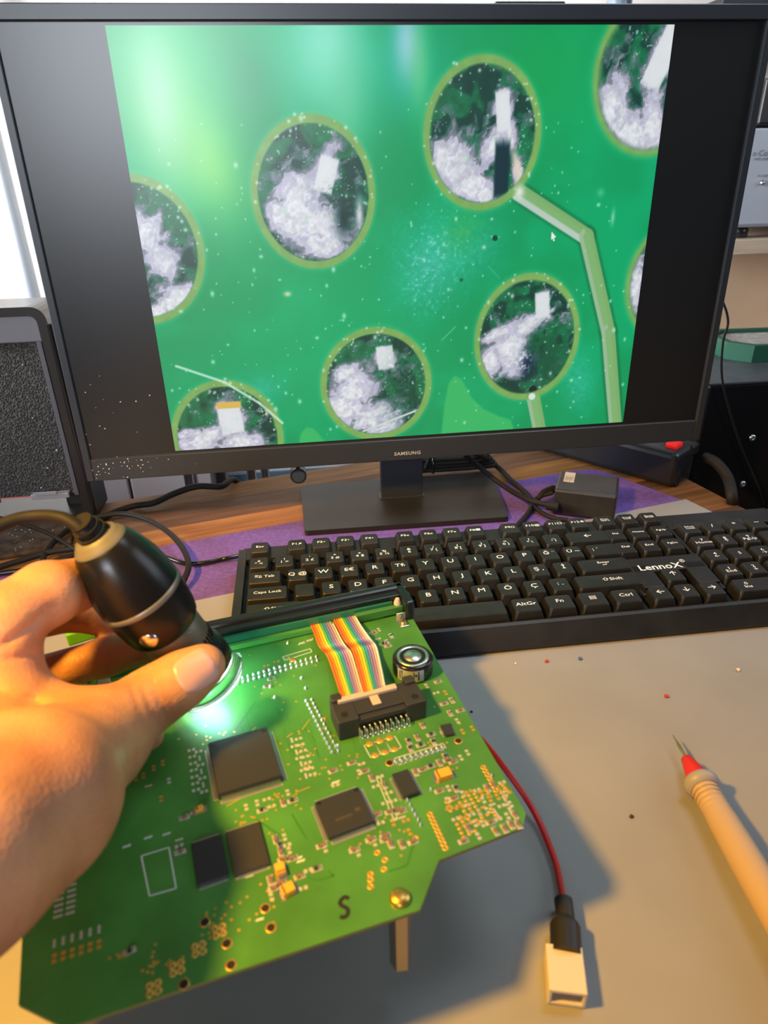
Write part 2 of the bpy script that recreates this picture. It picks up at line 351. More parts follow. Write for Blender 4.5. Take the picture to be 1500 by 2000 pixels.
    if i == 5: mix(inner * sst(1, .8, np.maximum(abs(X + 147) / 11, abs(Y - 38) / 3)), C3(240, 190, 95))
# dust, fibres and the pointer
cnt = 330; px_ = rng.uniform(-192, 192, cnt); py_ = rng.uniform(4, 250, cnt)
for j in range(cnt):
    r_ = rng.choice([.45, .6, .8, 1.1, 1.5], p=[.35, .3, .2, .1, .05]); x, y = px_[j], py_[j]
    if x > 120 and y > 120 and rng.random() < .7: continue
    i0 = np.searchsorted(gx, x); j0 = np.searchsorted(gy, y); sl = (slice(max(0, j0 - 8), j0 + 8), slice(max(0, i0 - 8), i0 + 8))
    k = np.exp(-(((X[sl] - x) ** 2 + ((Y[sl] - y) / rng.uniform(.8, 1.5)) ** 2) / r_ ** 2))[..., None] * .9
    img[sl] = img[sl] * (1 - k) + C3(205, 240, 215) * k
for cx, cy, rx, ry, i in pads[:6]:                                   # sparkling dust on the rings
    for j in range(26):
        a = rng.normal(math.pi * .45, .9); q = rng.uniform(.80, 1.03); x = cx + rx * q * math.cos(a); y = cy + ry * q * math.sin(a); r_ = rng.uniform(.4, 1.2)
        i0 = np.searchsorted(gx, x); j0 = np.searchsorted(gy, y)
        if not (8 < i0 < GX - 8 and 8 < j0 < GY - 8): continue
        sl = (slice(j0 - 8, j0 + 8), slice(i0 - 8, i0 + 8)); k = np.exp(-((X[sl] - x) ** 2 + (Y[sl] - y) ** 2) / r_ ** 2)[..., None] * .85
        img[sl] = img[sl] * (1 - k) + C3(235, 245, 232) * k
for a_ in ((-184, 72, -148, 57), (-148, 57, -122, 38), (-122, 38, -105, 20)): mix(sst(1.5, .5, seg(*a_)[0]) * .85, C3(225, 245, 230))
mix(sst(.9, .3, seg(30, 82, 41, 92)[0]) * .5, C3(150, 220, 190)); mix(sst(.9, .3, seg(66, 138, 76, 128)[0]) * .35, C3(120, 200, 190))
mix(sst(2.6, 1.6, np.hypot(X - 71, Y - 158)), C3(10, 70, 50)); mix(sst(2, 1, np.hypot(X - 45, Y - 128)) * .8, C3(20, 90, 60))
mix(g2(-119, 30, 4, 3) * (n3 > .42), C3(225, 225, 200)); mix(g2(-92, 123, 3, 2), C3(235, 225, 170)); mix(g2(165, 170, 1.6, 6) * .8, C3(170, 225, 190)); mix(g2(153, 188, 3, 3) * .5, C3(160, 225, 190))
mix(poly([(116, 161.5), (116, 155), (117.4, 156.2), (118.5, 154), (119.4, 154.5), (118.4, 156.7), (120.2, 156.8)]).astype(float), C3(250, 250, 250))
img = np.clip(img * np.array([.92, .95, .92]) - np.array([.03, .01, .01]), 0, 1)
lin = np.where(img <= .04045, img / 12.92, ((img + .055) / 1.055) ** 2.4)
me = bpy.data.meshes.new('display_picture')
V = np.stack([X, np.full_like(X, .85), Y], -1).reshape(-1, 3) * S
idx = np.arange(GX * GY).reshape(GY, GX); Q = np.stack([idx[:-1, :-1], idx[:-1, 1:], idx[1:, 1:], idx[1:, :-1]], -1).reshape(-1, 4)
me.vertices.add(len(V)); me.vertices.foreach_set('co', V.ravel()); me.loops.add(Q.size); me.loops.foreach_set('vertex_index', Q.ravel())
me.polygons.add(len(Q)); me.polygons.foreach_set('loop_start', np.arange(0, Q.size, 4)); me.update(calc_edges=True)
ca = me.color_attributes.new('picture', 'FLOAT_COLOR', 'POINT'); ca.data.foreach_set('color', np.concatenate([lin.reshape(-1, 3), np.ones((GX * GY, 1))], 1).ravel())
dm = bpy.data.materials.new('lit_display'); dm.use_nodes = True; b = dm.node_tree.nodes['Principled BSDF']
b.inputs['Base Color'].default_value = (.009, .0095, .0105, 1); b.inputs['Roughness'].default_value = .34
at = dm.node_tree.nodes.new('ShaderNodeAttribute'); at.attribute_name = 'picture'
dm.node_tree.links.new(at.outputs['Color'], b.inputs['Emission Color']); b.inputs['Emission Strength'].default_value = 1.0
me.materials.append(dm)
o = bpy.data.objects.new('display_picture', me); COL.objects.link(o); reg(o, MM, mon)
t = text_mb('SAMSUNG', 3.0, 1.12, .02, spacing=1.12); T = MM @ mtx((0, -2.15, -13.3)) @ Matrix.Rotation(math.pi / 2, 4, 'X')
t.local('brand_lettering', mat('grey_print', (.42, .43, .45), .5), mon, T)
# stand
nk = P(743, 973, 4); 
MB().box((139, 166, 50), (40.5, 9, 100), .8).build('neck', bez, mon)
standm = mat('stand_plastic', (0.020, 0.019, 0.017), .5, spec=.35, bump=.06, bscale=2500)
bp_ = rpoly([(43.5, 106.5), (41, 205), (239, 208), (229, 104)], [4, 10, 10, 4])
bpm = MB().prism(bp_, -1, 4.2); bpm.build('base_plate', standm, mon)
MB().box((139, 166, 4.6), (44, 14, 1.2), .4).build('neck_socket', bez, mon)
kn = PY(583, 930, 124)
MB().cyl((kn[0], 124, kn[2]), (kn[0], 134, kn[2]), 7.2, n=24, mi=0).cyl((kn[0], 123.4, kn[2]), (kn[0], 124.2, kn[2]), 5.6, n=24, mi=1).box((kn[0], 130, kn[2] + 9), (4, 5, 14), .8).build('control_knob', [black, mat('knob_face', (.03, .05, .09), .4)], mon)
# dust specks on the frame's lower left
m = MB()
for j in range(60):
    x = -264 + abs(rng.normal(0, 40)); z = rng.uniform(-18, 0) if j % 4 else rng.uniform(0, 70)
    y = -2.1 if z < -1 else .9
    r_ = rng.uniform(.15, .5); m.box((x, y, z), (r_ * 2, .1, r_ * 1.6), 0, M=MM)
m.build('dust', mat('dust', (.65, .62, .55), .9), mon, MM, kind='stuff')

# ------------------------------------------------------------------ keyboard
KT = math.radians(4); u = 19.05
KM = mtx((0, 0, 25)) @ Matrix.Rotation(KT, 4, 'X')
KB = thing('keyboard', 'black full-size keyboard with white legends lying before the monitor', 'keyboard', KM)
yb_, yf = 51, -71.5
bot = lambda y: (-24.3 - y * math.sin(KT)) / math.cos(KT)
prof = [(yf - 8.5, bot(yf - 8.5) + .6), (yf - 9, bot(yf - 9) + 2.5), (yf - .5, -3.6), (yf + 1.5, -2.6), (yf + 3, -3.2), (yf + 3.8, -10), (32, -10), (33, -5.4), (yb_ - 2, -5.4), (yb_, -7), (yb_, bot(yb_))]
m = MB()
def xprism(m, prof, x0, x1, mi=0):
    n = len(prof); v = [(x0, y, z) for y, z in prof] + [(x1, y, z) for y, z in prof]
    m.add(v, [list(range(n)), [i + n for i in range(n)][::-1]] + [[i, (i + 1) % n, (i + 1) % n + n, i + n] for i in range(n)], mi)
XL, XR = -7.5, 440
xprism(m, prof, XL + 4, XR - 4)
for a, b in ((XL, -1.4), (434, XR)):
    xprism(m, [(yf - 8, bot(yf - 8) + .6), (yf, -3.4), (yf + 3, -3.0), (yb_ - 4, -5.2), (yb_ - .5, -8), (yb_ - .5, bot(yb_))], a, b)
for a, b in ((286.6, 279.6), (338.6, 341.6)):
    m.box(((a + b) / 2, -11, -9), (abs(a - b), 82, 9), .6)
m.box((310.3, -22.5, -5.3), (57, 17, 10), .6); m.box((289, -36, -5.3), (15, 26, 10), .6); m.box((330, -36, -5.3), (16, 26, 10), .6); m.box((387, 34, -8.6), (92, 12, 7.6), .8)
m.box((24.5, 38, -9), (11, 20, 6), .4); m.box((109.5, 38, -9), (8, 20, 6), .4); m.box((195, 38, -9), (8, 20, 6), .4)
m.local('keyboard_body', kbody, KB)
m = MB().box((375, 29.5, -4.5), (60, 9, .7), .3); m.local('indicator_window', mat('smoky_window', (.03, .03, .03), .12), KB)
KEYS = {}
def key_mesh(wk, hk=1.0):
    k = (round(wk, 2), hk)
    if k not in KEYS:
        W = wk * u - 1.3; H = hk * u - 1.3; m = MB(); ti = 2.3; rows = []
        def ring(hw, hh, z, oy, r, n=3):
            o_ = []
            for sx, sy, a0_ in ((1, 1, 0), (-1, 1, 90), (-1, -1, 180), (1, -1, 270)):
                for t in range(n):
                    a = math.radians(a0_ + 90 * t / (n - 1)); o_.append((sx * (hw - r) + r * math.cos(a), sy * (hh - r) + r * math.sin(a) + oy, z))
            return o_
        R_ = [ring(W / 2, H / 2, -9.5, 0, .8), ring(W / 2 - .3, H / 2 - .3, -7.5, 0, .9), ring(W / 2 - ti, H / 2 - ti + .5, -.5, 1.0, 1.6), ring(W / 2 - ti - .5, H / 2 - ti, 0, 1.0, 1.5)]
        nn = 12; v = sum(R_, []); f = []
        for i in range(3):
            for q in range(nn): f.append([i * nn + q, i * nn + (q + 1) % nn, (i + 1) * nn + (q + 1) % nn, (i + 1) * nn + q])
        m.add(v, f); c0 = len(m.v); m.add(R_[-1] + [(0, 1.0, -.35)], [[q, (q + 1) % nn, nn] for q in range(nn)])
        KEYS[k] = m.mesh('key', keym)
    return KEYS[k]
LEG = {}
def key(x, y, wk=1, leg='', h=2.5, hk=1.0, dx=0, dy=1.8, wide=1.3, lsp=.8):
    Mk = KM @ mtx((x, y, 0)); o = inst('key', key_mesh(wk, hk), KB, Mk)
    if leg:
        kk = (leg, h, wide, lsp)
        if kk not in LEG: LEG[kk] = text_mb(leg, h * 1.42, wide * .98, 0 if leg == 'M' else .005, lsp=lsp).mesh('key_legend', white_ink)
        inst('key_legend', LEG[kk], o, Mk @ mtx((dx, dy, .03)))
fr = 40.0
def frow(x, s): key(x, fr, 1, s, 1.9)
frow(.5 * u, 'Esc')
for i in range(12): frow((2 + i + (.5 if i > 3 else 0) + (.5 if i > 7 else 0)) * u, ['F1♫', 'F2◂', 'F3◂', 'F4◂', 'F5«', 'F6»', 'F7«', 'F8■', 'F9⌂', 'F10@', 'F11□', 'F12★'][i])
for x, s in ((289.6, 'Prtsc\nSysrq'), (308.7, 'Scroll\nLock'), (327.7, 'Pause\nBreak')): key(x, fr, 1, s, 1.3, lsp=.75)
for i, s in enumerate(['é\n" <', '!\n1 >', "'\n2 £", '^\n3 #', '+\n4 $', '%\n5 ½', '&\n6', '/\n7 {', '(\n8 [', ')\n9 ]', '=\n0 }', '?\n* \\', '_\n- |']): key((.5 + i) * u, u, 1, s, 2.0, lsp=.85, dy=1.2)
key(14 * u, u, 2, '←', 3.2, dx=0)
key(.75 * u, 0, 1.5, '↹ Tab', 2.0)
for i, s in enumerate(['Q @', 'W', 'E€', 'R', 'T₺', 'Y', 'U', 'I', 'O', 'P', 'Ğ ¨', 'Ü ~']): key((2 + i) * u, 0, 1, s, 3.0 if len(s) < 2 else 2.6)
key(14.25 * u, 0, 1.5, '; `', 2.6, dx=-6)
key(.875 * u, -u, 1.75, 'Caps Lock', 1.9, wide=1.25)
for i, s in enumerate(['', 'S', 'D', 'F', 'G', 'H', 'J', 'K', 'L', 'Ş ,', 'İ']): key((2.25 + i) * u, -u, 1, s, 3.0 if len(s) < 2 else 2.6)
key(13.875 * u, -u, 2.25, 'Enter\n↵', 1.7, dx=0, lsp=.9)
key(1.125 * u, -2 * u, 2.25, '⇧Shift', 2.0)
for i, s in enumerate(['Z', 'X', 'C', 'V', 'B', 'N', 'M', 'Ö', 'Ç', ': .']): key((2.75 + i) * u, -2 * u, 1, s, 3.0 if len(s) < 2 else 2.6)
key(13.625 * u, -2 * u, 2.75, '⇧Shift', 2.2, dx=3)
for x, s in ((.625, 'Ctrl'), (1.875, '⊞'), (3.125, 'Alt')): key(x * u, -3 * u, 1.25, s, 2.3)
key(6.625 * u, -3 * u, 5.75, '')
for x, s in ((10.125, 'AltGr'), (11.375, 'Fn'), (12.625, '▤'), (13.875, 'Ctrl')): key(x * u, -3 * u, 1.25, s, 2.4)
for x, a, b_ in ((289.6, 'Ins', 'Del'), (308.7, 'Home', 'End'), (327.7, 'PgUp', 'PgDn')): key(x, u, 1, a, 1.8 if len(a) < 4 else 1.5); key(x, 0, 1, b_, 1.8 if len(b_) < 4 else 1.5)
for x, y, s in ((289.6, -3, '←'), (308.7, -3, '↓'), (327.7, -3, '→'), (308.7, -2, '↑')): key(x, y * u, 1, s, 3.2)
for i, s in enumerate(['Num\nLock', '/', '*', '−']): key(352 + i * u, u, 1, s, 1.5 if i == 0 else 3.0, lsp=.8)
for r_, ss in enumerate((['7\nHome', '8\n↑', '9\nPgUp'], ['4\n←', '5', '6\n→'], ['1\nEnd', '2\n↓', '3\nPgDn'])):
    for i, s in enumerate(ss): key(352 + i * u, -r_ * u, 1, s, 2.1, lsp=.8, dy=.8)
key(352 + .5 * u, -3 * u, 2, '0\nIns', 2.1, dx=-8, dy=.8); key(352 + 2 * u, -3 * u, 1, '.\nDel', 2.0, dy=.8)
key(352 + 3 * u, -.5 * u, 1, '+', 3.2, hk=2); key(352 + 3 * u, -2.5 * u, 1, 'Enter', 1.6, hk=2)
for x, s in ((351, '1'), (375, 'A'), (398, '▭')):
    text_mb(s, 1.8).local('indicator_mark', white_ink, KB, KM @ mtx((x, 29.5, -4.05)))
lg = text_mb('LennoX', 6.6, 1.12, .012, spacing=1.0); lg.local('logo_lettering', white_ink, KB, KM @ mtx((303.5, -26.6, -.25)))
text_mb('®', 4.0, 1, .0).local('logo_mark', white_ink, KB, KM @ mtx((323, -22, -.25)))

# ------------------------------------------------------------------ circuit board
ZB = 58.0
BA = math.radians(13.0)
brd = thing('circuit_board', 'green circuit board with chips and rainbow ribbon standing on posts and a black front panel', 'circuit board', mtx((30, -200, 0), rz=BA))
def at(px, py, z=ZB): return P(px, py, z)
outl = [at(1027, 1588)[:2], at(1021, 1616)[:2], at(857, 1680)[:2], at(820, 1777)[:2], at(128, 2008)[:2], at(36, 1962)[:2], at(45, 1800)[:2], (-91, -127), (103, -95.5)]
outl = [tuple(map(float, p)) for p in outl]
m = MB().prism(outl, ZB - 1.6, ZB - .02, 0); m.m = [0, 0] + [1] * (len(m.f) - 2)
m.build('board', [pcbm, pcbedge], brd)
ul = np.array([math.cos(BA), math.sin(BA)]); vl = np.array([-math.sin(BA), math.cos(BA)])
def bm_(px, py, z=0, rz=0): c = at(px, py, ZB); return mtx((c[0], c[1], ZB + z), rz=BA + rz)
def bmc(c, z=0, rz=0): return mtx((c[0], c[1], ZB + z), rz=BA + rz)

def chip(quad, hgt, leads, ll, wl, off=.5):
    q = np.array([at(*p, ZB + hgt)[:2] for p in quad]); c = q.mean(0)
    W = (np.linalg.norm(q[1] - q[0]) + np.linalg.norm(q[2] - q[3])) / 2; H = (np.linalg.norm(q[3] - q[0]) + np.linalg.norm(q[2] - q[1])) / 2
    e = (q[1] - q[0]) + (q[2] - q[3]); a = math.atan2(e[1], e[0]); e2 = (q[0] - q[3]) + (q[1] - q[2]); a = (a + math.atan2(e2[1], e2[0]) - math.pi / 2) / 2
    Mx = mtx((c[0], c[1], ZB), rz=a)
    t = hgt - off; m = MB(); bw = .55
    ring = lambda w, h, z: [(-w / 2, -h / 2, z), (w / 2, -h / 2, z), (w / 2, h / 2, z), (-w / 2, h / 2, z)]
    v = ring(W - .5, H - .5, off) + ring(W, H, off + t * .5) + ring(W - .7, H - .7, hgt); f = [[3, 2, 1, 0], [8, 9, 10, 11]]
    for i in range(2):
        for k in range(4): f.append([i * 4 + k, i * 4 + (k + 1) % 4, i * 4 + 4 + (k + 1) % 4, i * 4 + 4 + k])
    m.add(v, f); o = m.local('microchip', chipm, brd, Mx)
    m = MB()
    for sx, sy in ((-.42, .42), (.42, .42)):
        if W > 15: m.lathe([(.9, 0), (.9, .05)], mtx((sx * W, sy * H, hgt)), 14)
    if m.v: m.local('ejector_mark', mat('chip_dimple', (.012, .012, .012), .3), o, Mx)
    m = MB(); pitch = .62 if W > 15 else .8
    for side in leads:
        L_, D_, rz = {'b': (W, H, 0), 't': (W, H, math.pi), 'l': (H, W, -math.pi / 2), 'r': (H, W, math.pi / 2)}[side]
        n = int((L_ - 1.6) / pitch); T = mtx(rz=rz)
        for k in range(n):
            x = (k - (n - 1) / 2) * pitch
            m.add([(x - wl, -D_ / 2 + .1, hgt * .52), (x + wl, -D_ / 2 + .1, hgt * .52), (x + wl, -D_ / 2 - ll * .4, hgt * .5), (x - wl, -D_ / 2 - ll * .4, hgt * .5),
                   (x - wl, -D_ / 2 - ll * .55, .12), (x + wl, -D_ / 2 - ll * .55, .12), (x + wl, -D_ / 2 - ll, .10), (x - wl, -D_ / 2 - ll, .10)], [[0, 1, 2, 3], [3, 2, 5, 4], [4, 5, 6, 7]], 0, False, T)
    m.local('chip_leads', tin, o, Mx, kind='stuff')
    m = MB()
    for side in leads:
        L_, D_, rz = {'b': (W, H, 0), 't': (W, H, math.pi), 'l': (H, W, -math.pi / 2), 'r': (H, W, math.pi / 2)}[side]
        m.box((0, -D_ / 2 - ll * .62, .03), (L_ - 1.0, ll * .95, .06), 0, M=mtx(rz=rz))
    m.local('chip_pads', mat('tinned_pads', (.50, .48, .40), .45, .5), o, Mx)
    return o, Mx, W, H
chip([(403, 1451), (521, 1418), (553, 1516), (428, 1549)], 3.6, 'lrbt', 1.9, .2)
o, Mx, W2, H2 = chip([(614, 1567), (700, 1534), (732, 1605), (643, 1637)], 1.9, 'lrbt', 1.6, .2)
m = MB()
for k_ in range(6): m.box((-4 + k_ * 1.2, -2.6, 1.915), (.8, 1.5 - .4 * (k_ % 2), .02), 0)
m.box((5.2, -1.2, 1.915), (2.6, .8, .02), 0, rz=.7).box((5.2, -1.2, 1.92), (2.6, .8, .02), 0, rz=-.7)
m.local('chip_print', mat('faded_print', (.060, .045, .030), .6), o, Mx)
chip([(372, 1646), (432, 1627), (447, 1709), (386, 1731)], 1.3, 'tb', 1.0, .22)
chip([(440, 1625), (507, 1602), (528, 1686), (456, 1711)], 1.3, 'tb', 1.0, .22)
chip([(766, 1510), (798, 1500), (820, 1545), (788, 1558)], 2.2, 'lr', 1.3, .26)
chip([(860, 1415), (880, 1411), (889, 1432), (869, 1437)], 1.4, 'lr', .6, .2)
# orange tantalum capacitors: body, lead caps and pale pads
def tantalum(px, py, L, Wd, Hh, rz):
    Mx = bm_(px, py, 0, rz); m = MB().box((0, 0, Hh / 2 + .2), (L, Wd, Hh), .25)
    o = m.local('tantalum_capacitor', mat('tantalum_case', (.80, .38, .03), .45), brd, Mx)
    MB().box((0, 0, .06), (L + 2.6, Wd + .8, .12), 0).box((L / 2 + .1, 0, Hh * .35), (.5, Wd * .7, Hh * .7), .1).box((-L / 2 - .1, 0, Hh * .35), (.5, Wd * .7, Hh * .7), .1).local('end_caps', tin, o, Mx)
    MB().box((-L / 2 + .7, 0, Hh + .22), (.7, Wd - .3, .06), 0).local('polarity_band', mat('dark_band', (.12, .06, .02), .5), o, Mx)
tantalum(866, 1517, 6.6, 4.4, 2.6, 0); tantalum(548, 1703, 4.4, 3.6, 2.4, math.pi / 2); tantalum(563, 1742, 4.6, 3.8, 2.4, .2); tantalum(390, 1583, 3.2, 2.2, 1.8, .1)
# coin supercapacitor
cc = at(806, 1310); Mx = bmc(cc)
cap = MB().lathe([(9.6, .3), (10.3, .8), (10.3, 8.6), (9.7, 9.4), (8.3, 9.6)], None, 40).local('button_capacitor', blackgloss, brd, Mx)
MB().lathe([(8.2, 9.2), (8.2, 9.75), (7.0, 9.9), (6.6, 9.5), (4.6, 9.5), (4.3, 10.0), (.01, 10.0)], None, 40).local('metal_lid', mat('brushed_lid', (.75, .74, .68), .32, 1), cap, Mx)
m = MB(); v = []; f = []
for i in range(15):
    a = math.radians(-158 + i * 5.6)
    for z in (1.2, 8.2): v.append((10.42 * math.cos(a), 10.42 * math.sin(a), z))
f = [[2 * i, 2 * i + 2, 2 * i + 3, 2 * i + 1] for i in range(14)]; m.add(v, f, 0, True); m.local('label_band', mat('pale_blue_label', (.42, .50, .62), .45), cap, Mx)
m = MB()
for a0_, a1_, z0, z1 in ((-101, -98, 2, 7.5), (-96, -90, 6.6, 7.4), (-94, -92, 2, 7.4), (-86, -84, 2, 5), (-77, -75, 4, 5.5), (-72, -70, 4, 5.5), (-60, -58, 2, 7.6), (-56, -50, 5, 6), (-47, -44, 2.2, 7.8)):
    for s_ in range(2):
        aa = [math.radians(a0_ - 50 + (a1_ - a0_) * t) for t in (s_ / 2, (s_ + 1) / 2)]
        m.add([(10.5 * math.cos(aa[0]), 10.5 * math.sin(aa[0]), z0), (10.5 * math.cos(aa[1]), 10.5 * math.sin(aa[1]), z0), (10.5 * math.cos(aa[1]), 10.5 * math.sin(aa[1]), z1), (10.5 * math.cos(aa[0]), 10.5 * math.sin(aa[0]), z1)], [[0, 1, 2, 3]])
m.local('label_marks', mat('dark_ink', (.01, .01, .015), .5), cap, Mx)
# ejector header with its plug
pa = at(663, 1448); pb = at(833, 1402); e = pb[:2] - pa[:2]; Lc = float(np.linalg.norm(e)); ca_ = math.atan2(e[1], e[0]); c0 = (pa + pb) / 2
CM = mtx((c0[0], c0[1], ZB), rz=ca_); Dc = 15.5; Hc = 10.5
m = MB().box((0, Dc / 2 + 1.4, Hc / 2 + 1), (Lc - 6, Dc - 3, Hc - 2.0), .4).box((0, Dc / 2 + .6, Hc - .7), (Lc - 12, Dc - 6, 1.2), .3)
for s_ in (-1, 1): m.box((s_ * (Lc / 2 - 5.0), Dc / 2, Hc / 2 + .2), (10.0, Dc + .2, Hc + .4), .6)
m.box((0, 1.7, Hc - 2.4), (Lc - 19.6, 3.2, 2.6), .4)
con = m.local('header_connector', mat('connector_plastic', (.026, .025, .024), .5, bump=.1, bscale=1500), brd, CM)
for s_ in (-1, 1): MB().lathe([(1.7, 0), (1.7, .08)], mtx((s_ * (Lc / 2 - 4.2), 4.2, Hc + .42)), 18).local('screw_hole', mat('hole_black', (.002, .002, .002), .8), con, CM)
for s_ in (-1, 1):
    MB().box((s_ * (Lc / 2 - 3.2), Dc - .5, Hc * .62), (5.2, 5, Hc * 1.15), .8).local('ejector_latch', mat('connector_plastic', '000'), con, CM)
m = MB()
for k in range(10):
    for r_ in range(2):
        x = (k - 4.5) * 2.54 + (.6 if r_ else -.2); y = -.2 - r_ * 1.3
        m.cyl((x, 2.2, 5.6 - r_ * 1.5), (x, y, 4.6 - r_ * 1.6), .34, n=6).cyl((x, y, 4.7 - r_ * 1.6), (x, y - .5, .1), .34, n=6).lathe([(.62, .0), (.5, .5), (.1, .7)], mtx((x, y - .5, .02)), 8)
m.local('header_pins', mat('pin_tin', (.75, .77, .82), .22, 1), con, CM, kind='stuff')
MB().box((-3.5, Dc - 2.6, Hc + .9), (Lc * .68, 3.2, 1.8), .3).local('strain_relief_bar', mat('beige_tape', (.52, .42, .33), .55), con, CM)
MB().box((-1, Dc - 6.8, Hc + .25), (4.2, 6.4, .5), .15).local('locking_tab', mat('beige_tape', '000'), con, CM)
# rainbow ribbon: twenty wires side by side
LP = [(603, 1216, 59), (612, 1236, 64.5), (622, 1262, 66), (636, 1278, 61.5), (646, 1302, 61.5), (668, 1367, 69.5)]
RP = [(692, 1200, 59), (706, 1224, 64.5), (722, 1247, 66), (735, 1263, 61.5), (742, 1287, 61.5), (753, 1343, 69.5)]
Lw = [P(*p) for p in LP]; Rw = [P(*p) for p in RP]
rb = bpy.data.objects.new('ribbon_cable', None); COL.objects.link(rb); rb.empty_display_size = .01; reg(rb, mtx(tuple(Lw[0])), brd)
cols = [('brown', (.30, .10, .04)), ('red', (.75, .06, .02)), ('orange', (.85, .22, .02)), ('yellow', (.90, .58, .02)), ('green', (.05, .42, .16)), ('blue', (.04, .24, .55)), ('violet', (.30, .16, .42)), ('grey', (.42, .36, .40)), ('white', (.80, .74, .66)), ('pale', (.68, .56, .45))]
cols = [('red_orange', (.72, .12, .02)), ('orange', (.85, .20, .02)), ('deep_yellow', (.88, .42, .02)), ('yellow', (.90, .62, .03)), ('green', (.08, .45, .16)), ('teal', (.03, .30, .46)), ('violet', (.22, .18, .46)), ('mauve', (.36, .22, .36)), ('pinkish_grey', (.50, .40, .40)), ('white', (.84, .78, .68))]
for k in range(20):
    t = (k + .5) / 20; pts = [Lw[i] * (1 - t) + Rw[i] * t + np.array([0, 0, (.9 if k > 9 else 0) + (-.5 if k in (9,) else 0)]) for i in range(len(Lw))]
    w_ = .62
    MB().tube(pts, w_, 8, sub=7).build('ribbon_wire', mat('wire_' + cols[k % 10][0], cols[k % 10][1], .42), rb)
# front panel: deep black plastic rim on edge, with a return flange, and the narrow second board behind it
pl = P(400, 1212, 70); pr = P(783, 1134, 70); e = pr[:2] - pl[:2]; pang = math.atan2(e[1], e[0]); ed = e / np.linalg.norm(e); nd = np.array([-ed[1], ed[0]])
PLn = 205.0
PM = mtx((pr[0], pr[1], 0), rz=pang)        # local x runs left from the right end, y = outwards (away from the camera)
panm = mat('panel_plastic', (.008, .010, .016), .3)
m = MB().box((-PLn / 2, -3.2, 37), (PLn, 6.4, 66), 1.6, M=PM).box((-PLn / 2, -8.5, 66.6), (PLn, 5.5, 3.2), .5, M=PM).box((-2.6, -12, 52), (5.2, 22, 36), 1.2, M=PM)
m.build('front_panel', panm, brd, PM)
MB().box((-PLn / 2 - 4, -12.4, 62.5), (PLn - 12, 1.6, 6), .1, M=PM).build('display_board', mat('solder_mask_teal', (.02, .13, .07), .3), brd, PM)
MB().box((-PLn / 2 - 6, -15.3, 60.2), (PLn - 22, 2.6, 3.0), .2, M=PM).build('board_rail', pcbm, brd, PM)
m = MB().box((-19, -15.2, 61.6), (28, 3.2, 4.6), .3, M=PM); m.build('board_tab', mat('solder_mask_edge', (.05, .19, .04), .4), brd, PM)
MB().lathe([(2.1, 0), (2.2, 2), (1.2, 4.6)], PM @ mtx((-7.2, -13.6, 63)), 14).build('lamp_bead', mat('milky_bead', (.62, .52, .36), .3), brd, PM)
tb = at(783, 1212); TM_ = mtx((tb[0], tb[1], ZB), rz=pang)
MB().box((0, 0, 2.6), (5.6, .8, 5.4), .2).box((0, -3.6, .5), (5.6, 6.6, .8), .2).local('metal_bracket', mat('bright_tin', (.78, .76, .72), .3, 1), brd, TM_)
MB().lathe([(1.7, 0), (1.7, 1.0), (1.2, 1.5)], TM_ @ mtx((0, -4.4, .9)), 16).build('bracket_screw', gold, brd, TM_)
MB().lathe([(1.2, 0), (1.2, .5)], TM_ @ mtx((0, -.8, 3.2)) @ Matrix.Rotation(math.pi / 2, 4, 'X'), 14).build('bracket_rivet', metal, brd, TM_)
# posts and screw
for px, py in ((781, 1756), (110, 1935)):
    c = at(px, py); MB().lathe([(4.2, 21), (4.2, ZB - 1.7)], mtx((c[0], c[1], 0)), 6, smooth=False).build('standoff', mat('post_steel', (.45, .40, .36), .35, 1), brd)
c = at(781, 1756); sm = MB().lathe([(3.7, 0), (3.7, 1.0), (3.2, 1.9), (1.2, 2.3), (.01, 2.3)], mtx((c[0], c[1], ZB)), 6 * 4).build('brass_screw', mat('brass', (.80, .50, .12), .35, 1), brd)
# marker mark
sp = [at(*p)[:2] for p in ((681, 1755), (674, 1752), (667, 1757), (664, 1764), (668, 1769), (676, 1773), (680, 1779), (678, 1787), (671, 1792), (665, 1790))]
m = MB(); pts = spline([(x, y, 0) for x, y in sp], 5); 
for i in range(len(pts) - 1):
    t = pts[i + 1] - pts[i]; t /= np.linalg.norm(t) + 1e-9; n_ = np.array([-t[1], t[0], 0]) * .75; z = np.array([0, 0, ZB + .03 + i * .0006])
    m.add([pts[i] - n_ + z - t * .2, pts[i + 1] - n_ + z + t * .2, pts[i + 1] + n_ + z + t * .2, pts[i] + n_ + z - t * .2], [[0, 1, 2, 3]])
m.build('marker_letter', mat('marker_ink', (.012, .010, .008), .5), brd)
text_mb('B', 5.0, 1.1, .02).local('board_letter', silk, brd, bm_(464, 1281, .04, 0))
# solder joints
jm = MB().lathe([(.95, 0), (.85, .5), (.4, 1.2), (.05, 1.5)], None, 10).mesh('solder_joint', tin)
def grid(p0, p1, n, p2=None, n2=1):
    a, b = at(*p0), at(*p1); c = at(*p2) if p2 else a
    for j in range(n2):
        o_ = (c - a) * (j / max(1, n2 - 1)) if n2 > 1 else 0 * a
        for i in range(n): yield a + (b - a) * i / (n - 1) + o_
SJ = []
SJ += list(grid((598, 1370), (648, 1470), 13, (609, 1368), 2)); SJ += list(grid((464, 1336), (620, 1291), 16, (463, 1328), 2))
SJ += list(grid((447, 1260), (497, 1248), 6)); SJ += [at(*p) for p in ((552, 1238), (562, 1257), (537, 1363), (597, 1345), (589, 1325), (528, 1342), (960, 1515), (841, 1542), (660, 1457))]
SJ += list(grid((770, 1487), (862, 1459), 10, (774, 1492), 2)); SJ += list(grid((795, 1563), (821, 1611), 6))
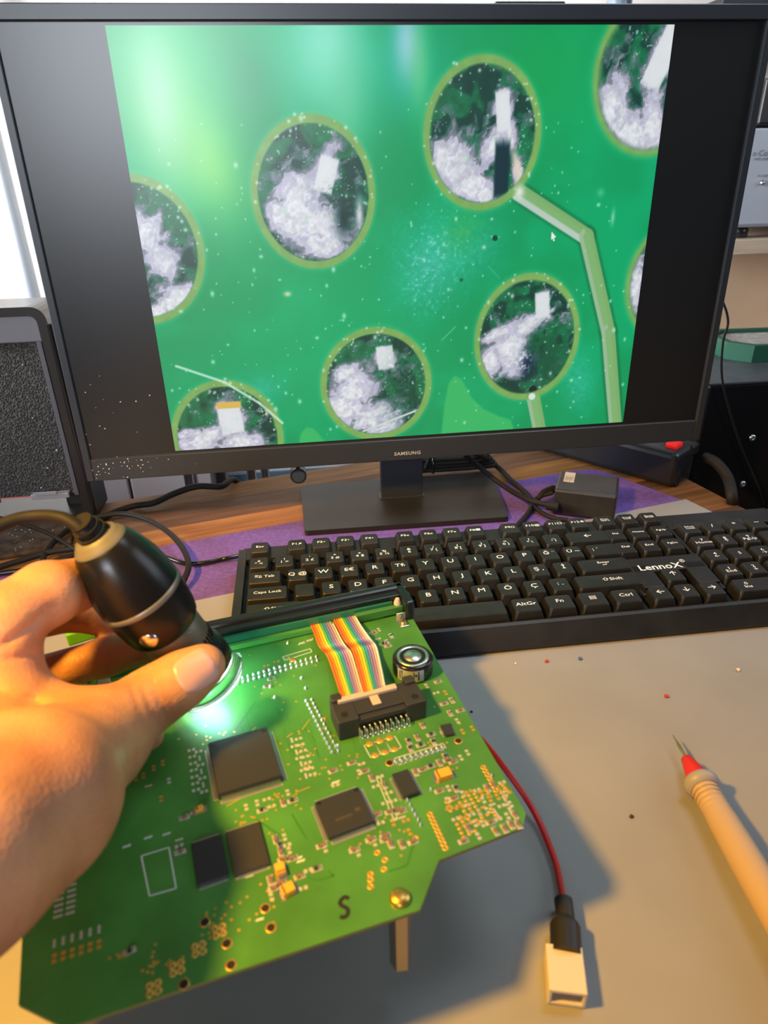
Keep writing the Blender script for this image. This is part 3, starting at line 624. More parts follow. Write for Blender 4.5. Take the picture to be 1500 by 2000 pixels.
for p in SJ: inst('solder_joint', jm, brd, mtx((p[0], p[1], ZB)))
pm_ = MB().lathe([(1.7, 0), (1.7, .1), (.6, .12)], None, 16).mesh('gold_pad', goldpad)
pr_ = MB().lathe([(1.35, 0), (1.35, .1), (.5, .1), (.45, -.3)], None, 12, caps=False).mesh('gold_ring', goldpad)
for p in ((722, 1453), (742, 1447), (761, 1441), (733, 1475), (752, 1469), (771, 1463), (572, 1289)): inst('gold_pad', pm_, brd, bm_(*p))
for g in (grid((840, 1590), (870, 1656), 9), grid((944, 1498), (969, 1543), 7)):
    for p in g: inst('gold_ring', pr_, brd, mtx((p[0], p[1], ZB)))
for cx, cy in ((428, 1818), (388, 1853), (345, 1890), (300, 1930)):
    c = at(cx, cy)
    for i in (-1, 1):
        for j in (-1, 1): inst('gold_ring', pr_, brd, mtx((c[0] + i * 1.25 * ul[0] + j * 1.25 * vl[0], c[1] + i * 1.25 * ul[1] + j * 1.25 * vl[1], ZB)))
for p in ((372, 1374), (382, 1374), (364, 1378), (737, 1665), (752, 1679), (750, 1697), (724, 1707), (724, 1718), (724, 1731), (632, 1405), (812, 1637)): inst('gold_ring', pr_, brd, bm_(*p))
hm = MB().lathe([(1.9, .02), (1.9, .06), (1.45, .07)], None, 16, mi=0).lathe([(1.45, .03), (1.45, .08)], None, 16, mi=1).mesh('mounting_hole', [goldpad, mat('hole_brown', (.012, .006, .004), .8)])
for p in ((518, 1774), (529, 1812), (443, 1843), (451, 1885), (359, 1922), (761, 1490), (895, 1447), (400, 1801)): inst('mounting_hole', hm, brd, bm_(*p))
# surface-mount parts
def smd(kind):
    m = MB()
    if kind == 'pads': m.box((-1.0, 0, .05), (1.3, 1.5, .1)).box((1.0, 0, .05), (1.3, 1.5, .1)); return m.mesh('solder_pads', [mat('pale_pad', (.58, .55, .45), .4, .4)])
    if kind == 'gpads': m.box((-1.0, 0, .05), (1.3, 1.5, .1)).box((1.0, 0, .05), (1.3, 1.5, .1)); return m.mesh('solder_pads', [goldpad])
    if kind == 'bar': m.box((0, 0, .05), (.9, 3.0, .1)); return m.mesh('solder_pads', [mat('pale_pad', '000')])
    m.box((0, 0, .03), (4.3, 2.2, .06), 0, 2).box((0, 0, .5), (1.5, 1.4, .8), .12, 0).box((-1.05, 0, .5), (.75, 1.5, .86), .12, 1).box((1.05, 0, .5), (.75, 1.5, .86), .12, 1)
    return m.mesh('surface_mount_part', [mat('chip_body_' + kind, {'black': (.02, .018, .016), 'tan': (.22, .11, .05)}[kind], .5), tin, mat('pale_pad', '000')])
SM = {k: smd(k) for k in ('pads', 'gpads', 'bar', 'black', 'tan')}
cnt_ = 0
def put(px, py, k, rz=0, dz=0):
    global cnt_; cnt_ += 1
    inst({'pads': 'solder_pads', 'gpads': 'solder_pads', 'bar': 'solder_pads'}.get(k, 'surface_mount_part'), SM[k], brd, bm_(px, py, dz, rz))
H_ = math.pi / 2
# dense block at the right corner
random.seed(5)
def block(p0, pu, pv, nu, nv, kinds, rzs=(0, H_), jit=.15, skip=.12):
    p0, pu, pv = np.array(p0, float), np.array(pu, float), np.array(pv, float)
    for i in range(nu):
        for j in range(nv):
            if random.random() < skip: continue
            q = p0 + (pu - p0) * (i + random.uniform(-jit, jit)) / max(1, nu - 1) + (pv - p0) * (j + random.uniform(-jit, jit)) / max(1, nv - 1)
            put(q[0], q[1], random.choice(kinds), random.choice(rzs))
block((872, 1562), (980, 1530), (905, 1640), 8, 5, ['pads', 'gpads', 'pads', 'tan'])
block((985, 1560), (1000, 1588), (960, 1570), 3, 2, ['bar', 'pads'])
block((838, 1336), (905, 1428), (858, 1332), 6, 2, ['pads', 'tan', 'tan', 'gpads'])
block((795, 1448), (865, 1430), (802, 1462), 4, 2, ['pads', 'black', 'tan'], skip=.1)
block((812, 1508), (872, 1485), (820, 1514), 5, 1, ['black', 'black', 'tan'], skip=0)
for x, y in ((712, 1386 + 16), (818, 1418), (875, 1482), (885, 1490), (915, 1470), (902, 1478)): pass
for x, y, k in ((900, 1480, 'pads'), (913, 1470, 'pads'), (885, 1488, 'tan'), (870, 1478, 'black'), (858, 1545, 'tan'), (876, 1540, 'pads'), (890, 1540, 'black'), (825, 1417, 'tan'), (833, 1340, 'pads')): put(x, y, k, random.choice((0, H_)))
block((726, 1520), (770, 1600), (742, 1517), 6, 2, ['pads', 'tan', 'bar'], jit=.05)
block((735, 1590), (760, 1650), (785, 1585), 4, 3, ['pads', 'tan', 'tan', 'gpads'])
for x, y in ((628, 1652), (692, 1660), (724, 1640), (752, 1640)): put(x, y, 'tan', 0); put(x + 7, y + 6, 'pads', H_)
block((690, 1492), (700, 1510), (705, 1490), 2, 2, ['tan', 'pads'], skip=0); put(650, 1506, 'tan', .1); put(655, 1534, 'pads'); put(600, 1500, 'pads')
for i in range(7): put(570 + i * 4.6, 1446 + i * 11.6, 'pads' if i % 2 else 'bar', 0); put(583 + i * 4.6, 1443 + i * 11.6, 'pads', 0)
for i in range(7): put(374 + i * 1.5, 1465 + i * 13, 'pads', 0); put(388 + i * 1.8, 1468 + i * 13, 'bar' if i % 2 else 'pads', 0)
block((480, 1575), (560, 1548), (492, 1588), 5, 2, ['pads', 'black', 'tan'], skip=.2)
put(370, 1590, 'pads'); put(360, 1597, 'tan'); put(350, 1652, 'pads', .1); put(352, 1664, 'tan'); put(350, 1640, 'bar', H_)
block((540, 1640), (556, 1680), (556, 1636), 4, 2, ['tan', 'pads', 'black'], skip=.1)
for x, y, k in ((528, 1720, 'tan'), (535, 1735, 'tan'), (585, 1712, 'tan'), (602, 1700, 'pads'), (618, 1697, 'black'), (592, 1735, 'pads'), (548, 1725, 'tan'), (530, 1752, 'pads')): put(x, y, k, random.choice((0, H_)))
for i in range(6):                                                   # six-way land at lower left
    put(106 + i * 17.5, 1872 - i * 5.6, 'gpads', H_); put(106 + i * 17.5, 1843 - i * 5.6, 'bar', 0)
for i in range(10): put(113 + i * .8, 1790 - i * 11, 'bar', H_); put(137 + i * .8, 1783 - i * 11, 'bar', H_)
put(253, 1858, 'black', .2); put(240, 1866, 'gpads')
for x, y in ((540, 1292), (520, 1300), (560, 1285)): put(x, y, 'gpads', 0)
for x, y in ((520, 1310), (540, 1304), (530, 1326), (522, 1340)): put(x, y, 'tan', 0)
for i, (x, y) in enumerate(((730, 1236), (740, 1230), (748, 1258), (756, 1254), (738, 1248), (764, 1242), (758, 1262))): put(x, y, ['tan', 'pads', 'black'][i % 3], (i % 2) * H_)
for x, y, k in ((265, 1520, 'gpads'), (280, 1515, 'gpads'), (300, 1500, 'gpads'), (318, 1490, 'gpads'), (290, 1535, 'bar'), (330, 1525, 'pads'), (315, 1560, 'gpads')): put(x, y, k, H_)
# printed lines, vias and darker traces: too fine to pick apart
m = MB()
def strip(p, q, wd, z, mb):
    a, b = at(*p), at(*q); t = (b - a)[:2]; t = t / (np.linalg.norm(t) + 1e-9); n_ = np.array([-t[1], t[0]]) * wd / 2
    mb.add([(a[0] - n_[0], a[1] - n_[1], ZB + z), (b[0] - n_[0], b[1] - n_[1], ZB + z), (b[0] + n_[0], b[1] + n_[1], ZB + z), (a[0] + n_[0], a[1] + n_[1], ZB + z)], [[0, 1, 2, 3]])
def rect(pts, wd, mb):
    for i in range(len(pts)): strip(pts[i], pts[(i + 1) % len(pts)], wd, .03, mb)
rect([(276, 1672), (330, 1655), (344, 1735), (292, 1750)], .5, m)
for i in range(3): rect([(711 + i * 20, 1456 - i * 6), (731 + i * 20, 1450 - i * 6), (744 + i * 20, 1472 - i * 6), (724 + i * 20, 1480 - i * 6)], .35, m)
rect([(771, 1481), (866, 1452), (871, 1462), (778, 1494)], .35, m); rect([(552, 1283), (606, 1267), (609, 1273), (556, 1290)], .4, m)
rect([(735, 1519), (742, 1517), (777, 1600), (770, 1603)], .35, m)
for i in range(7):
    for j in range(3): strip((700 + i * 5 + j, 1247 - i * 1.6 - 2), (702 + i * 5, 1240 - i * 1.6 + j), .4, .03, m)
for x, y in ((648, 1532), (596, 1255), (583, 1260), (500, 1800), (575, 1680), (580, 1686), (480, 1715), (240, 1657), (282, 1640), (318, 1633)):
    for j in range(4): strip((x + j * 4, y - j * 1.2), (x + j * 4 + 3, y - 5 - j * 1.2), .5, .03, m)
m.build('silkscreen_marks', silk, brd, kind='stuff')
m = MB(); rs = np.random.default_rng(5)
for i in range(11):
    for j in range(9):
        x = 872 + i * 11.0 + j * 4.2; y = 1566 - i * 3.3 + j * 8.6 - i * .35 * j
        if i > 6 and j > 4 or rs.random() < .22 or y > 1652: continue
        c = at(x, y); m.box((c[0], c[1], ZB + .05), (rs.choice([1.3, 2.2]), rs.choice([1.1, 1.5]), .1), 0, rz=BA) if rs.random() < .35 else m.lathe([(.85, .04), (.8, .1), (.3, .1)], mtx((c[0], c[1], ZB)), 8)
for j in range(190):
    cx, cy, sx, sy = [(480, 1610, 60, 22), (650, 1500, 60, 30), (600, 1450, 40, 40), (500, 1760, 60, 35), (560, 1560, 40, 25), (730, 1630, 50, 40), (850, 1470, 60, 60), (430, 1440, 50, 18), (540, 1330, 70, 50), (300, 1880, 60, 25), (420, 1800, 40, 30)][j % 11]
    x, y = rs.normal(cx, sx * .6), rs.normal(cy, sy * .6); c = at(x, y)
    m.lathe([(.55, .03), (.2, .05)], mtx((c[0], c[1], ZB)), 7)
for p, q in (((470, 1448), (500, 1420)), ((590, 1425), (605, 1405)), ((442, 1575), (482, 1552)), ((578, 1548), (605, 1537)), ((560, 1440), (572, 1432))): strip(p, q, .5, .04, m)
m.build('plated_vias', goldpad, brd, kind='stuff')
m = MB()
for p, q in (((810, 1640), (795, 1690)), ((795, 1690), (760, 1702)), ((600, 1712), (620, 1720)), ((620, 1720), (652, 1710)), ((652, 1710), (640, 1700)), ((500, 1600), (560, 1640)), ((570, 1590), (600, 1640)), ((410, 1610), (440, 1622)), ((500, 1370), (450, 1440)), ((540, 1380), (560, 1440)), ((560, 1260), (700, 1225))): strip(p, q, .8, .015, m)
for i in range(24):
    x0 = 470 + i * 9; strip((x0, 1410 + rs.uniform(-20, 20)), (x0 + 20 + rs.uniform(-5, 20), 1440 + rs.uniform(0, 60)), .28, .012, m)
m.build('board_traces', pcbdark, brd, kind='stuff')

# ------------------------------------------------------------------ green terminal plugs and cable ties beside the hand
def plug(px, py, z, L, Wd, Hh, rz, label):
    c = P(px, py, z); Mx = mtx((c[0], c[1], z), rz=rz); o = thing('terminal_plug', label, 'plug', Mx)
    MB().box((0, 0, Hh / 2), (L, Wd, Hh), 1.0).local('plug_body', mat('bright_green_plastic', (.16, .52, .02), .4), o, Mx)
    m = MB()
    for i in range(3): m.lathe([(1.1, Hh), (1.1, Hh + .06)], mtx(((i - 1) * L / 3.2, -1, 0)), 12)
    m.local('screw_slot', mat('hole_brown', '000'), o, Mx)
    MB().box((L / 2 + 3, 0, Hh * .45), (6, Wd * .6, Hh * .5), .3).local('plug_housing', mat('cream_plastic', (.62, .50, .30), .5), o, Mx)
plug(158, 1356, ZB, 17, 8, 7, BA, 'green screw terminal plug between thumb and ring finger')
plug(160, 1247, ZB, 15, 9, 8, BA + .2, 'green screw terminal plug seen below the index finger')
p0, p1 = P(183, 1262, 60), P(232, 1212, 66)
tag(MB().tube([p0 - (p1 - p0) * .5, p0, p1, p1 + (p1 - p0) * .4], 1.5, 8).build('cream_wire', mat('cream_plastic', '000')), 'short cream wire slanting behind the microscope between the fingers', 'wire')

# ------------------------------------------------------------------ USB microscope
Fc = PD(392, 1309, 326); Bk = PD(193, 1056, 284)
ax = Bk - Fc; LM = float(np.linalg.norm(ax)); ax = ax / LM
q = Vector(ax).to_track_quat('Z', 'Y').to_matrix().to_4x4(); XM = Matrix.Translation(Vector(Fc)) @ q
mic = thing('usb_microscope', 'black handheld microscope with lit clear tip held over the board', 'microscope', XM)
body = mat('microscope_plastic', (.008, .008, .009), .27, spec=.36, bump=.03, bscale=3000)
k = LM / 84.0
MB().lathe([(15.2, 31 * k), (16.6, 33 * k), (17.6, 37 * k), (18.4, 44 * k), (18.9, 51 * k)], XM, 48).build('barrel', body, mic, XM)
MB().lathe([(18.9, 51 * k), (19.25, 51.4 * k), (19.25, 53.4 * k), (18.9, 53.8 * k)], XM, 48, caps=False).build('grey_ring', mat('ring_grey', (.20, .19, .17), .35, .3), mic, XM)
MB().lathe([(18.9, 53.8 * k), (18.6, 60 * k), (17.5, 68 * k), (15.2, 76 * k), (12.8, 81.5 * k), (11.9, 82.5 * k)], XM, 48).build('rear_shell', body, mic, XM)
MB().lathe([(11.6, 82 * k), (11.8, 83.2 * k), (10.9, 84 * k), (10.7, 84.8 * k), (9.4, 85.6 * k), (9.2, 86.8 * k), (4, 87.6 * k), (.01, 87.6 * k)], XM, 40).build('end_cap', mat('cap_grey_plastic', (.150, .135, .085), .5), mic, XM)
MB().lathe([(14.6, 14 * k), (15.0, 15 * k), (15.0, 31 * k), (14.6, 32 * k)], XM, 48).build('focus_ring', mat('brushed_focus_ring', (.16, .15, .11), .35, .4, bump=.3, bscale=900), mic, XM)
m = MB()
for i in range(44):
    a = 2 * math.pi * i / 44; m.box((15.0 * math.cos(a), 15.0 * math.sin(a), 17.5 * k), (.8, .8, 4.5), 0, M=XM, rz=a)
m.build('knurling', body, mic, XM, kind='stuff')
MB().lathe([(13.2, 0), (16.4, 0), (17.2, .8), (17.3, 6), (16.6, 13 * k), (14.8, 15 * k)], XM, 56, caps=False).lathe([(13.2, 0), (13.0, 14 * k)], XM, 40, caps=False).build('front_collar', body, mic, XM)
led = mat('led_ring_lit', (.9, .95, .92), .4, emit='eafff2', estr=5.0)
MB().lathe([(13.4, -.3), (16.2, -.3), (16.2, -.9), (13.4, -.9), (13.4, -.3)], XM, 48, caps=False).build('led_ring', led, mic, XM)
lm_ = MB().lathe([(1.6, 0), (1.6, 1.2), (.9, 1.9), (.01, 2.1)], None, 12).mesh('led', mat('led_lit', (1, 1, 1), .4, emit='f2fff6', estr=14))
for i in range(8):
    a = 2 * math.pi * i / 8; inst('led', lm_, mic, XM @ mtx((11 * math.cos(a), 11 * math.sin(a), 1.0)) @ Matrix.Rotation(math.pi, 4, 'X'))
MB().lathe([(3, 3), (12.8, 3.0), (12.8, 4)], XM, 32).build('lens_plate', black, mic, XM)
gl = mat('clear_plastic', (.95, 1.0, .97), .12, spec=.5, trans=1.0)
MB().lathe([(16.9, -.4), (18.4, -8.2), (17.6, -8.2), (16.1, -.6), (16.9, -.4)], XM, 56, caps=False).build('clear_shroud', gl, mic, XM)
# the LEDs' light on the board
lo = light('microscope_leds', 'SPOT', tuple(Fc + ax * 1.0), 0.21, (.42, 1.0, .95), tuple(Fc - ax * 40), spot_size=math.radians(165), spot_blend=.5, shadow_soft_size=.011)
# button on the side facing the camera
bt = P(290, 1250, 90); tgt = PD(290, 1250, 300)
def mic_hit(px, py, r):                      # where the view through (px,py) meets the barrel
    o_ = np.array(XM.inverted() @ Vector(CAM)); d_ = np.array(q.inverted() @ Vector(ray(px, py)))
    A = d_[0] ** 2 + d_[1] ** 2; B_ = 2 * (o_[0] * d_[0] + o_[1] * d_[1]); C_ = o_[0] ** 2 + o_[1] ** 2 - r * r
    t = (-B_ - math.sqrt(max(0, B_ * B_ - 4 * A * C_))) / (2 * A); return o_ + t * d_
hp = mic_hit(291, 1250, 17.2); an = math.atan2(hp[1], hp[0])
BTM = XM @ mtx((17.0 * math.cos(an), 17.0 * math.sin(an), hp[2])) @ Matrix.Rotation(an, 4, 'Z') @ Matrix.Rotation(math.pi / 2, 4, 'Y')
MB().lathe([(4.0, -1.5), (4.0, .9), (3.3, 1.5), (.01, 1.8)], None, 24).local('snapshot_button', mat('chrome_button', (.85, .83, .82), .16, 1), mic, BTM)
# cable
cp = [Bk + ax * 2.5, PD(168, 1040, 276), PD(125, 1013, 276), PD(70, 1008, 278), PD(10, 1022, 274), PD(-90, 1075, 262)]
MB().tube(cp, 2.7, 12, sub=8).build('cable', rubber, mic)
MB().tube([Bk + ax * 1.5, Bk + ax * 6 + (cp[1] - Bk) * .2, cp[1] * .6 + cp[2] * .4], lambda t: 7.0 * (1 - t) + 3.0 * t, 14, sub=6).build('strain_relief', rubber, mic)
m = MB()
for i in range(4):
    a = Bk + ax * (1.8 + i * 1.8) + (cp[1] - Bk) * (.05 + .16 * i); d_ = cp[1] - Bk; d_ = d_ / np.linalg.norm(d_); m.cyl(a, a + (ax * .5 + d_ * .5) * 1.0, 7.6 - i * .9, n=14)
m.build('relief_fins', rubber, mic)

# ------------------------------------------------------------------ the hand (one continuous surface from a smooth distance field)
def arr(px, py, d): return PD(px, py, d)
CH = {}
def cone(a, b, ra, rb): return (np.asarray(a, float), np.asarray(b, float), ra, rb)
# joints: pixel in the photo's frame and distance along the view axis (mm)
TH_T = arr(398, 1300, 294); TH_N = arr(352, 1330, 290); TH_I = arr(288, 1370, 284); TH_M = arr(192, 1445, 264); TH_C = arr(58, 1565, 216); WR = arr(-100, 1668, 190); FA = arr(-420, 1900, 158)
IX_M = arr(8, 1410, 262); IX_P = arr(12, 1208, 264); IX_D = arr(92, 1160, 277); IX_T = arr(158, 1140, 297)
MD_M = arr(-90, 1340, 284); MD_P = arr(0, 1215, 293); MD_D = arr(140, 1194, 320); MD_T = arr(214, 1212, 330)
RG_M = arr(-60, 1410, 292); RG_P = arr(68, 1322, 310); RG_D = arr(205, 1284, 322); RG_T = arr(285, 1262, 331)
PK_M = arr(20, 1500, 270); PK_P = arr(150, 1452, 291); PK_T = arr(290, 1436, 300)
prims = [  # (group, cone)
 ('t', cone(TH_T, TH_N, 9.3, 10.6)), ('t', cone(TH_N, TH_I, 10.6, 11.6)), ('t', cone(TH_I, TH_M, 11.6, 18.5)), ('t', cone(TH_M, TH_C, 18.0, 25)), ('t', cone(TH_C, WR, 25, 27)), ('t', cone(WR, FA, 27, 32)),
 ('p', cone(TH_M * .5 + IX_M * .5, IX_M, 13.5, 14)), ('p', cone(IX_M, WR, 15, 23)), ('p', cone(RG_M, WR, 14, 22)), ('p', cone(PK_M, WR, 13, 22)), ('p', cone(IX_M, RG_M, 14, 13)), ('p', cone(TH_C, RG_M, 22, 14)), ('p', cone(RG_M, PK_M, 13, 12)),
 ('p', cone(arr(28, 1362, 262), arr(122, 1412, 270), 12.5, 8.5)), ('i', cone(IX_M, IX_P, 14, 13.2)), ('i', cone(IX_P, IX_D, 13.8, 13.2)), ('i', cone(IX_D, IX_T, 13.2, 11.6)),
 ('m', cone(MD_M, MD_P, 12.5, 11)), ('m', cone(MD_P, MD_D, 11, 9.4)), ('m', cone(MD_D, MD_T, 9.2, 8.2)),
 ('r', cone(RG_M, RG_P, 11, 8.8)), ('r', cone(RG_P, RG_D, 8.8, 9.2)), ('r', cone(RG_D, RG_T, 9.2, 8.4)),
 ('k', cone(PK_M, PK_P, 10, 8.4)), ('k', cone(PK_P, PK_T, 8.4, 6.8))]
def dcone(p, c):
    a, b, ra, rb = c; ab = b - a; t = np.clip(((p - a) @ ab) / (ab @ ab), 0, 1).astype(np.float32)
    return np.linalg.norm(p - a - t[..., None] * ab, axis=-1) - (ra + (rb - ra) * t)
def smin(a, b, k): h = np.maximum(k - np.abs(a - b), 0) / k; return np.minimum(a, b) - h * h * k * .25
ta = (TH_T - TH_I) / np.linalg.norm(TH_T - TH_I); dorsal = CAM - TH_I; dorsal = dorsal - ta * (dorsal @ ta); dorsal /= np.linalg.norm(dorsal)
ia = (IX_P - IX_M) / np.linalg.norm(IX_P - IX_M)
CRE = [(TH_I + ta * s_ + dorsal * 9, ta * .97 + .15 * np.cross(ta, dorsal), .9, a_, 13) for s_, a_ in ((-7, .6), (-3, .95), (.8, .95), (4.8, .75), (8.5, .4))]
CRE += [(TH_M + (TH_M - TH_I) * .1 + dorsal * 14, ta, 1.6, .5, 16)]
iy = (IX_D - IX_P) / np.linalg.norm(IX_D - IX_P)
CRE += [(arr(62, 1230, 254), np.array(ia * .85 - iy * .5), 1.3, 2.4, 13), (arr(38, 1288, 250), ia, 1.1, 1.2, 13), (arr(60, 1368, 251), ia * .8 + ta * .5, 1.8, 1.6, 20), (arr(30, 1386, 248), ia * .7 - ta * .4, 1.6, .4, 16)]
def sdf(p):
    g = {}
    for nme, c in prims:
        d = dcone(p, c); kk = {'t': 9, 'p': 12}.get(nme, 3.0)
        g[nme] = d if nme not in g else smin(g[nme], d, kk)
    body_ = smin(g['t'], g['p'], 12)
    fing = None
    for nme in 'imrk':
        body_ = smin(body_, g[nme], 5.0 if nme == 'i' else 2.5)
    for c, a, w_, amp, rad in CRE:
        qv = p - c; s_ = qv @ (a / np.linalg.norm(a)); rr = np.sqrt(np.maximum((qv * qv).sum(-1) - s_ * s_, 0))
        body_ = body_ + amp * np.exp(-(s_ / w_) ** 2) * np.clip(1.4 - rr / rad, 0, 1)
    return body_
def surface_nets(D, org, h):
    nx, ny, nz = D.shape; s_ = D < 0
    c8 = [(i, j, k_) for i in (0, 1) for j in (0, 1) for k_ in (0, 1)]
    sh = lambda A, o_: A[o_[0]:nx - 1 + o_[0], o_[1]:ny - 1 + o_[1], o_[2]:nz - 1 + o_[2]]
    cnt8 = sum(sh(s_, o_).astype(np.int8) for o_ in c8); act = (cnt8 > 0) & (cnt8 < 8)
    I = np.argwhere(act); acc = np.zeros((len(I), 3)); nn = np.zeros(len(I))
    for a in range(8):
        for b_ in range(a + 1, 8):
            oa, ob = np.array(c8[a]), np.array(c8[b_])
            if abs(oa - ob).sum() != 1: continue
            va = D[tuple((I + oa).T)]; vb = D[tuple((I + ob).T)]; cr = (va < 0) != (vb < 0)
            t = np.where(cr, va / np.where(cr, va - vb, 1), 0); acc += cr[:, None] * (oa + t[:, None] * (ob - oa)); nn += cr
    V = org + h * (I + acc / nn[:, None]); ID = -np.ones(act.shape, int); ID[act] = np.arange(len(I)); F_ = []
    for ax_ in range(3):
        o1, o2 = [i for i in range(3) if i != ax_]
        sl0 = [slice(None)] * 3; sl1 = [slice(None)] * 3; sl0[ax_] = slice(0, -1); sl1[ax_] = slice(1, None)
        e_ = np.argwhere(s_[tuple(sl0)] != s_[tuple(sl1)])
        ok = (e_[:, o1] > 0) & (e_[:, o2] > 0) & (e_[:, o1] < D.shape[o1] - 1) & (e_[:, o2] < D.shape[o2] - 1); e_ = e_[ok]
        u1 = np.zeros(3, int); u1[o1] = 1; u2 = np.zeros(3, int); u2[o2] = 1
        quad = np.stack([ID[tuple(e_.T)], ID[tuple((e_ - u1).T)], ID[tuple((e_ - u1 - u2).T)], ID[tuple((e_ - u2).T)]], 1)
        fl = s_[tuple(e_.T)]; fl = fl if ax_ != 1 else ~fl
        quad[~fl] = quad[~fl][:, ::-1]; F_.append(quad)
    return V, np.concatenate(F_)
pts_ = np.array([c[i] for _, c in prims for i in (0, 1)]); lo_, hi_ = pts_.min(0) - 38, pts_.max(0) + 38
h_ = 1.4; dims = np.ceil((hi_ - lo_) / h_).astype(int)
D = np.empty(tuple(dims), np.float32); gxs = [lo_[i] + h_ * np.arange(dims[i]) for i in range(3)]
for i in range(0, dims[0], 24):
    A, B_, C_ = np.meshgrid(gxs[0][i:i + 24], gxs[1], gxs[2], indexing='ij'); D[i:i + 24] = sdf(np.stack([A, B_, C_], -1).astype(np.float32))
Vh, Fh = surface_nets(D, lo_, h_)
skin = bpy.data.materials.new('skin'); skin.use_nodes = True; nt = skin.node_tree; b = nt.nodes['Principled BSDF']
tc = nt.nodes.new('ShaderNodeTexCoord'); n_a = nt.nodes.new('ShaderNodeTexNoise'); n_a.inputs['Scale'].default_value = 45; n_a.inputs['Detail'].default_value = 5
nt.links.new(tc.outputs['Object'], n_a.inputs['Vector']); rp = nt.nodes.new('ShaderNodeValToRGB')
rp.color_ramp.elements[0].position = .3; rp.color_ramp.elements[1].position = .72
rp.color_ramp.elements[0].color = (.45, .195, .105, 1); rp.color_ramp.elements[1].color = (.62, .325, .175, 1)
nt.links.new(n_a.outputs[0], rp.inputs[0]); nt.links.new(rp.outputs[0], b.inputs['Base Color'])
b.inputs['Roughness'].default_value = .48; b.inputs['Specular IOR Level'].default_value = .4
b.inputs['Subsurface Weight'].default_value = .25; b.inputs['Subsurface Radius'].default_value = (.006, .002, .001); b.inputs['Subsurface Scale'].default_value = 1.0
n_b = nt.nodes.new('ShaderNodeTexVoronoi'); n_b.inputs['Scale'].default_value = 700; nt.links.new(tc.outputs['Object'], n_b.inputs['Vector'])
bpn = nt.nodes.new('ShaderNodeBump'); bpn.inputs['Strength'].default_value = .22; bpn.inputs['Distance'].default_value = .0006
nt.links.new(n_b.outputs['Distance'], bpn.inputs['Height']); nt.links.new(bpn.outputs[0], b.inputs['Normal'])
WRm = mtx(tuple(WR)); hand = MB(); hand.v = [tuple(v) for v in Vh]; hand.f = Fh.tolist(); hand.m = [0] * len(Fh); hand.s = [True] * len(Fh)
hd = hand.build('person', skin, None, WRm, label='bare left hand of a person pinching the black microscope over the board', cat='person')
sm_ = hd.modifiers.new('smooth', 'SMOOTH'); sm_.factor = .5; sm_.iterations = 2
# thumbnail: a thin curved plate resting on the thumb's back
nc = TH_T * .62 + TH_N * .38; side = np.cross(ta, dorsal); side /= np.linalg.norm(side)
NV = []; nu_, nv_ = 17, 15
upd = dorsal * .92 - side * .0; upd /= np.linalg.norm(upd)
PTS = []
for j in range(nv_):
    for i in range(nu_):
        a = (i / (nu_ - 1) * 2 - 1); b_ = (j / (nv_ - 1) * 2 - 1)
        l_ = math.sqrt(max(0, 1 - .5 * abs(b_) ** 3 if b_ < 0 else 1 - .35 * abs(b_) ** 4)); PTS.append(nc + side * a * 8.2 * l_ + ta * (b_ * 8.8 * (1 - .12 * a * a)) + upd * 16)
PTS = np.array(PTS)
for _ in range(40): PTS = PTS - upd * (sdf(PTS.astype(np.float32))[:, None] * .8)
top = PTS + upd * .55; n0 = nu_ * nv_; m = MB()
edge = lambda i, j: i in (0, nu_ - 1) or j in (0, nv_ - 1)
Vn = [tuple(PTS[k] - upd * .4) if edge(k % nu_, k // nu_) else tuple(top[k]) for k in range(n0)]
m.add(Vn, [[j * nu_ + i, j * nu_ + i + 1, (j + 1) * nu_ + i + 1, (j + 1) * nu_ + i] for j in range(nv_ - 1) for i in range(nu_ - 1)], 0, True)
m.build('thumbnail', mat('nail', (.62, .36, .33), .28, spec=.5, sss=.2), hd, WRm, label='smooth pinkish thumbnail')
print('HAND', len(Vh), 'min z', Vh[:, 2].min(), 'nail', nc, 'finger tips z', [round(float(x[2]), 1) for x in (MD_T, RG_T, RG_D, RG_P, PK_T, PK_P, TH_C, WR, MD_M)])

# ------------------------------------------------------------------ red lead with white plug, probe, crumbs
rl = thing('power_lead', 'red lead with black sleeve ending in a white plug on the grey mat', 'lead', mtx((150, -250, 0)))
rp_ = [P(905, 1424, 48), P(935, 1440, 40), P(985, 1500, 20), P(1040, 1580, 6), P(1080, 1670, 3.5), P(1095, 1730, 4.5), P(1102, 1775, 6)]
MB().tube(rp_, 1.55, 10, sub=8).build('red_wire', mat('red_insulation', (.58, .018, .013), .42), rl)
s0, s1, s2, s3 = P(1100, 1758, 6), P(1104, 1790, 6.2), P(1104, 1815, 6.5), P(1106, 1868, 6.8)
MB().tube([s0, s1, s1 * .6 + s2 * .4, s2, (s2 + s3) / 2, s3], lambda t: 3.9 if t < .38 else min(6.3, 3.9 + (t - .38) * 16), 16, sub=4).build('black_sleeve', mat('shrink_sleeve', (.013, .011, .010), .5), rl)
pe = P(1104, 1955, 6); pd_ = pe - s3; pd_[2] = 0; pang2 = math.atan2(pd_[1], pd_[0]); pc = P(1104, 1905, 6)
WPM = mtx((pc[0], pc[1], 6.4), rz=pang2 + .12)
MB().box((-.6, 0, 2.6), (17.5, 14.2, 1.9), .4).box((-.6, 0, -5.2), (17.5, 14.2, 1.9), .4).box((-.6, 6.4, -1.3), (17.5, 1.5, 9.4), .4).box((-.6, -6.4, -1.3), (17.5, 1.5, 9.4), .4).box((-5, 0, -1.3), (7, 13, 9), .3).local('plug_housing', mat('white_nylon', (.66, .58, .47), .45), rl, WPM)
MB().box((1.5, 0, -1.3), (5, 11.5, 6.0), .1).local('contact_block', mat('contact_tan', (.32, .20, .13), .5), rl, WPM)

